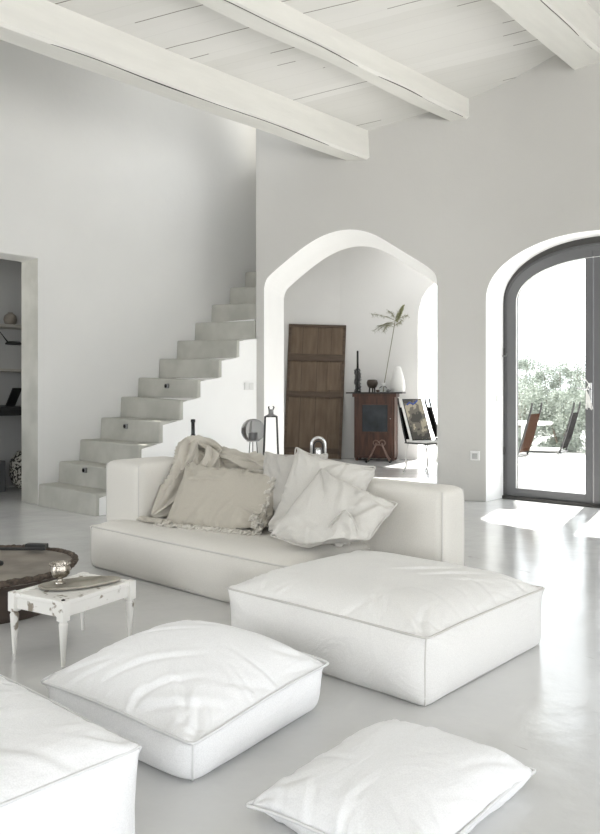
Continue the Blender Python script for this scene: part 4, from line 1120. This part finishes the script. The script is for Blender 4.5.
# iron stand in front of the cabinet
o = empty('iron_stand', bwp(.80, .80), math.atan2(DY, DX), 'low wrought iron stand with splayed ball-footed legs before the cabinet', 'stand')
for k, (sx, sy) in enumerate(((-1, -1), (1, -1), (1, 1), (-1, 1))):
    q = obj('leg', tube(BM(), [(sx * .05, sy * .03, .33), (sx * .07, sy * .05, .27), (sx * .14, sy * .09, .12), (sx * .20, sy * .11, .022)], .012, 8), 'bark' if 0 else 'stand', o, smooth=True) if 'stand' in M else None
M['stand'] = mat('rusty pinkish iron', (.16, .10, .08), .6)
for k, (sx, sy) in enumerate(((-1, -1), (1, -1), (1, 1), (-1, 1))):
    q = obj('leg', tube(BM(), [(sx * .05, sy * .03, .33), (sx * .07, sy * .05, .27), (sx * .14, sy * .09, .12), (sx * .20, sy * .11, .022)], .012, 8), 'stand', o, smooth=True)
    bm = BM(); bmesh.ops.create_icosphere(bm, subdivisions=2, radius=.022, matrix=Matrix.Translation((sx * .20, sy * .11, .0225))); obj('ball_foot', bm, 'black', q, smooth=True)
bm = BM()
tube(bm, arc((-.05, -.02, .34), .045, 0, 330, 14), .010, 6); tube(bm, arc((.06, -.02, .34), .05, -60, 270, 14), .010, 6); tube(bm, [(-.09, 0, .30), (.09, 0, .30)], .011, 6)
obj('scroll', bm, 'stand', o, smooth=True)

# ------------------------------------------------------------------ chairs: white tube legs, dark edge, mesh sling
def make_chair(label, sling='sling'):
    c = empty('sling_chair', (0, 0, 0), 0, label, 'chair', 'metal sling chairs')
    # local: faces +x (front), back at -x
    bm = BM(); box(bm, (0, 0, .45), (.50, .46, .018)); obj('seat', bm, 'black', c, bevel=.006)
    obj('seat_pad', box(BM(), (.02, 0, .475), (.42, .42, .03)), 'ceramic', c, bevel=.012)
    for sy in (-1, 1):
        obj('back_post', tube(BM(), [(-.22, sy * .22, .45), (-.28, sy * .22, .62), (-.40, sy * .22, 1.05), (-.41, sy * .22, 1.12)], [.012, .013, .013, .011], 8), 'black', c, smooth=True)
    bm = BM(); vs = []
    for y in (-.21, .21):
        for (x, z) in ((-.24, .50), (-.30, .66), (-.385, .98), (-.392, .98), (-.307, .66), (-.247, .50)): vs.append(bm.verts.new((x, y, z)))
    bm.faces.new(vs[:6]); bm.faces.new(vs[6:][::-1])
    for i in range(6): bm.faces.new((vs[i], vs[(i + 1) % 6], vs[6 + (i + 1) % 6], vs[6 + i]))
    obj('back_sling', bm, sling, c)
    for sy in (-1, 1):
        obj('leg', tube(BM(), [(.18, sy * .2, .44), (.23, sy * .21, .3), (.24, sy * .22, .1), (.27, sy * .22, .006)], .010, 8), 'ceramic', c, smooth=True)
        obj('leg', tube(BM(), [(-.2, sy * .2, .44), (-.24, sy * .21, .3), (-.22, sy * .22, .1), (-.28, sy * .22, .006)], .010, 8), 'ceramic', c, smooth=True)
    return c
ch = make_chair('metal sling chair in the sunny right of the alcove with a picture on it')
ch.location = (-6.33, 9.78, 0); ch.rotation_euler = (0, 0, R(-15))
c2 = copy_tree(ch); c2.location = (-6.42, 10.66, 0); c2.rotation_euler = (0, 0, R(42)); c2['label'] = 'metal sling chair half hidden behind the right side of the arch'
c3 = copy_tree(ch); c3.location = (-4.56, 9.97, -.04); c3.rotation_euler = (0, 0, R(193)); c3['label'] = 'dark-backed sling chair right of the white terrace table'
c4 = copy_tree(ch); c4.location = (-4.66, 8.99, -.04); c4.rotation_euler = (0, 0, R(190)); c4['label'] = 'brown-backed sling chair left of the terrace table by the door frame'
for x in COL.objects:
    if x.parent == c4 and x.name.startswith('back_sling'):
        x.data = x.data.copy(); x.data.materials[0] = M['brown']

# framed picture leaning on the alcove chair
def art_mat():
    m, nt, b = new_mat('abstract painting'); N, L = nt.nodes, nt.links
    tc = N.new('ShaderNodeTexCoord'); n = N.new('ShaderNodeTexNoise'); n.inputs['Scale'].default_value = 4.2; n.inputs['Detail'].default_value = 3
    L.new(tc.outputs['Object'], n.inputs['Vector']); r = N.new('ShaderNodeValToRGB'); r.color_ramp.interpolation = 'CONSTANT'
    e = r.color_ramp.elements; e[0].position = 0; e[0].color = (.09, .085, .075, 1); e[1].position = .47; e[1].color = (.22, .20, .17, 1)
    q = e.new(.54); q.color = (.55, .50, .38, 1)
    L.new(n.outputs['Fac'], r.inputs['Fac']); L.new(r.outputs['Color'], b.inputs['Base Color']); return m
M['art'] = art_mat(); M['blue'] = mat('blue paint', (.05, .10, .40), .5)
o = empty('leaning_picture', (-6.43, 9.79, .493), 0, 'abstract beige and dark picture propped on the alcove chair', 'picture')
o.rotation_euler = (R(-21), 0, R(75))
obj('board', box2(BM(), (-.19, 0, 0), (.20, .02, .66)), 'black', o, bevel=.002)
cv = obj('canvas', box2(BM(), (-.17, -.006, .015), (.19, 0, .645)), 'art', o)
obj('blue_band', tube(BM(), [(-.13, -.008, .56), (-.07, -.008, .60), (0, -.008, .57), (.1, -.008, .63)], .012, 6), 'blue', cv)
obj('white_edge', box2(BM(), (-.215, -.004, -.0), (-.19, .024, .66)), 'ceramic', o)

# ------------------------------------------------------------------ study things
o = empty('desk', (-9.0, 4.5, 0), 0, 'dark desk standing in the study left of the stairs', 'desk')
obj('desktop', box2(BM(), (-.34, -1.6, 1.0), (.34, .95, 1.035)), 'black', o, bevel=.004)
obj('apron', box2(BM(), (-.30, -1.5, .93), (.30, .9, 1.0)), 'black', o)
for sx in (-.28, .28):
    for sy in (-1.5, .9): obj('leg', box(BM(), (sx, sy, .465), (.05, .05, .93)), 'black', o)
for z, lb in ((2.05, 'upper'), (1.50, 'lower')):
    o = obj('wall_shelf', box2(BM(), (-9.35, 3.2, z - .035), (-9.05, 5.15, z)), 'shelf', bevel=.003); tag(o, '%s pale board shelf on the study wall' % lb, 'shelf')
bm = BM(); lathe(bm, [(.04, 0), (.07, .025), (.082, .07), (.07, .12), (.04, .145), (.028, .15), (.032, .16), (.0, .15)], n=26)
o = obj('round_pot', bm, 'drum_top', smooth=True); o.location = (-9.2, 4.70, 2.051); tag(o, 'round brownish pot on the upper study shelf', 'pot')
o = empty('desk_lamp', (-9.15, 4.30, 1.036), 0, 'black jointed desk lamp in the study with its oval head raised', 'desk lamp')
obj('base', lathe(BM(), [(.08, 0), (.08, .015), (.0, .03)], n=20), 'black', o)
obj('arm', tube(BM(), [(0, 0, .02), (-.02, -.1, .5), (.0, .24, .92), (.0, .34, .80)], .011, 6), 'black', o)
bm = BM(); lathe(bm, [(.0, .03), (.06, .025), (.085, .0), (.08, -.015), (.04, -.01), (0, -.01)], n=24)
for v_ in bm.verts: v_.co.y *= 1.3
obj('lamp_shade', bm, 'black', o, smooth=True).location = (0, .42, .785)
o = empty('laptop', (-9.09, 4.53, 1.036), R(-47), 'thin open laptop standing on the study desk', 'laptop')
obj('keyboard', box2(BM(), (-.16, -.11, 0), (.16, .11, .014)), 'greybox', o, bevel=.003)
bm = BM(); box2(bm, (-.16, 0, 0), (.16, .008, .23)); bm.transform(Matrix.Rotation(R(-22), 4, 'X')); obj('screen', bm, 'black', o).location = (0, .105, .014)
o = obj('speaker_box', box(BM(), (0, 0, .06), (.09, .09, .12)), 'black', bevel=.02); o.location = (-9.18, 4.97, 1.036); tag(o, 'small rounded black speaker at the back of the study desk', 'speaker')
o = obj('paper_sheet', box(BM(), (0, 0, .1), (.01, .13, .2)), 'ceramic'); o.location = (-8.9, 4.27, 1.036); o.rotation_euler = (0, R(6), R(0)); tag(o, 'white paper card standing on the study desk', 'card')
o = obj('wicker_basket', lathe(BM(), [(.12, 0), (.2, .06), (.245, .2), (.23, .36), (.15, .47), (.0, .5)], n=30), 'basket_l', smooth=True); o.location = (-9.02, 4.86, 0); tag(o, 'round black and white patterned basket under the study desk', 'basket')
o = obj('storage_box', box(BM(), (0, 0, .19), (.36, .5, .38)), 'greybox', bevel=.01); o.location = (-9.1, 4.25, 0); tag(o, 'dark grey storage box under the study desk', 'box')

# ------------------------------------------------------------------ terrace
o = empty('terrace_table', (-4.80, 9.86, -.04), 0, 'round white pedestal table out on the terrace behind the door', 'table')
obj('tabletop', lathe(BM(), [(.0, .81), (.34, .81), (.36, .825), (.36, .84), (.34, .85), (.0, .85)], n=44), 'ceramic', o)
obj('pedestal', lathe(BM(), [(.075, .02), (.06, .1), (.05, .4), (.06, .81)], n=24), 'ceramic', o, smooth=True)
obj('base', lathe(BM(), [(.20, 0), (.20, .015), (.07, .03)], n=32), 'ceramic', o)
def shrub(name, loc, w, h, n, seed, label, dep=.6):
    rs = random.Random(seed); o = empty(name, loc, 0, label, 'shrub', 'olive shrubs behind the terrace')
    bm = BM(); br_ = BM()
    for k in range(7):
        x, y = rs.uniform(-w * .35, w * .35), rs.uniform(-dep * .3, dep * .3)
        tube(br_, [(x * .4, y * .4, 0), (x * .8, y, h * .4), (x * 1.2, y * 1.2, h * .85)], [.03, .02, .008], 5)
    cl = [(rs.uniform(-w / 2, w / 2), rs.uniform(-dep / 2, dep / 2), (rs.random() ** .8) * h * .92, rs.uniform(.12, .3)) for _ in range(60)]
    vs = []; fs = []
    for k in range(n):
        c = cl[rs.randrange(60)]; u = Vector((rs.gauss(0, 1), rs.gauss(0, 1), rs.gauss(0, 1))).normalized() * c[3] * rs.random() ** .4
        p = Vector(c[:3]) + u; p.z = max(.03, p.z)
        a = Vector((rs.gauss(0, 1), rs.gauss(0, 1), rs.gauss(0, .8))).normalized(); b = a.orthogonal().normalized()
        b = Matrix.Rotation(rs.uniform(0, 6.28), 3, a) @ b; l, w_ = rs.uniform(.022, .038), rs.uniform(.007, .012)
        i = len(vs); vs += [p - a * l, p + b * w_, p + a * l, p - b * w_]; fs.append((i, i + 1, i + 2, i + 3))
    obj('foliage', (vs, fs), 'olive', o); obj('branches', br_, 'bark', o)
    return o
labels = ['tall pale olive shrub in the back row at the left of the glass', 'tall pale olive shrub in the back row behind the chair', 'tall pale olive shrub in the back row beside the door handle', 'silvery olive shrub nearest the left door stile', 'silvery olive shrub behind the terrace chair back', 'silvery olive shrub at the right of the glass']
for k, (px, y, w, h, sd) in enumerate(((-8.95, 17.4, 1.3, 2.3, 4), (-7.65, 17.7, 1.25, 2.05, 5), (-6.4, 17.9, 1.3, 2.35, 6), (-7.8, 15.6, .95, 1.5, 1), (-6.8, 15.9, .95, 1.3, 2), (-5.8, 16.1, .95, 1.5, 3))):
    shrub('olive_shrub', (px, y, -.04), w, h, 20000, sd, labels[k], .8)
# ------------------------------------------------------------------ light
w = bpy.data.worlds.new('World'); SC.world = w; w.use_nodes = True
nt = w.node_tree; bg = nt.nodes['Background']
bg.inputs['Color'].default_value = (.93, .965, 1, 1); bg.inputs['Strength'].default_value = 2.6
sun = bpy.data.lights.new('Sun', 'SUN'); so = bpy.data.objects.new('Sun', sun); COL.objects.link(so)
el = R(55.5); hd_ = Vector((.235, -.97)).normalized()
dirv = Vector((hd_.x * math.cos(el), hd_.y * math.cos(el), -math.sin(el)))
so.rotation_euler = dirv.to_track_quat('-Z', 'Y').to_euler(); sun.energy = 14; sun.angle = R(1.0); sun.color = (1, .97, .92)
def win_light(name, loc, size, rot, e, col=(.95, .975, 1)):  # added area lamps boosting the daylight at the window openings
    l = bpy.data.lights.new(name, 'AREA'); l.shape = 'RECTANGLE'; l.size, l.size_y = size; l.energy = e; l.color = col
    o = bpy.data.objects.new(name, l); COL.objects.link(o); o.location = loc; o.rotation_euler = rot; o.visible_camera = True
    return o
for k, (u0, u1, z0, z1) in enumerate(RW):
    win_light('window_fill', (4.98, (u0 + u1) / 2, (z0 + z1) / 2), (z1 - z0, u1 - u0), (0, R(90), 0), (85, 32, 48)[k])
for k, (u0, u1, z0, z1) in enumerate(BW):
    win_light('window_fill', ((u0 + u1) / 2, -5.28, (z0 + z1) / 2), (u1 - u0, z1 - z0), (R(90), 0, 0), (70, 45)[k])

# ------------------------------------------------------------------ camera
cam = bpy.data.cameras.new('Camera'); co = bpy.data.objects.new('Camera', cam); COL.objects.link(co)
co.location = (0, 0, 1.2); co.rotation_euler = (R(90), 0, R(42.3)); cam.sensor_fit = 'HORIZONTAL'; cam.sensor_width = 36
cam.lens = 769 / 600 * 36; cam.shift_y = -24 / 600; cam.clip_start = .05
SC.camera = co
SC.view_settings.view_transform = 'Standard'; SC.view_settings.look = 'None'; SC.view_settings.exposure = 0.28; SC.view_settings.gamma = 1
SC.view_settings.use_curve_mapping = False
SC.cycles.use_denoising = True
SC.cycles.max_bounces = 10; SC.cycles.diffuse_bounces = 6; SC.cycles.sample_clamp_indirect = 8
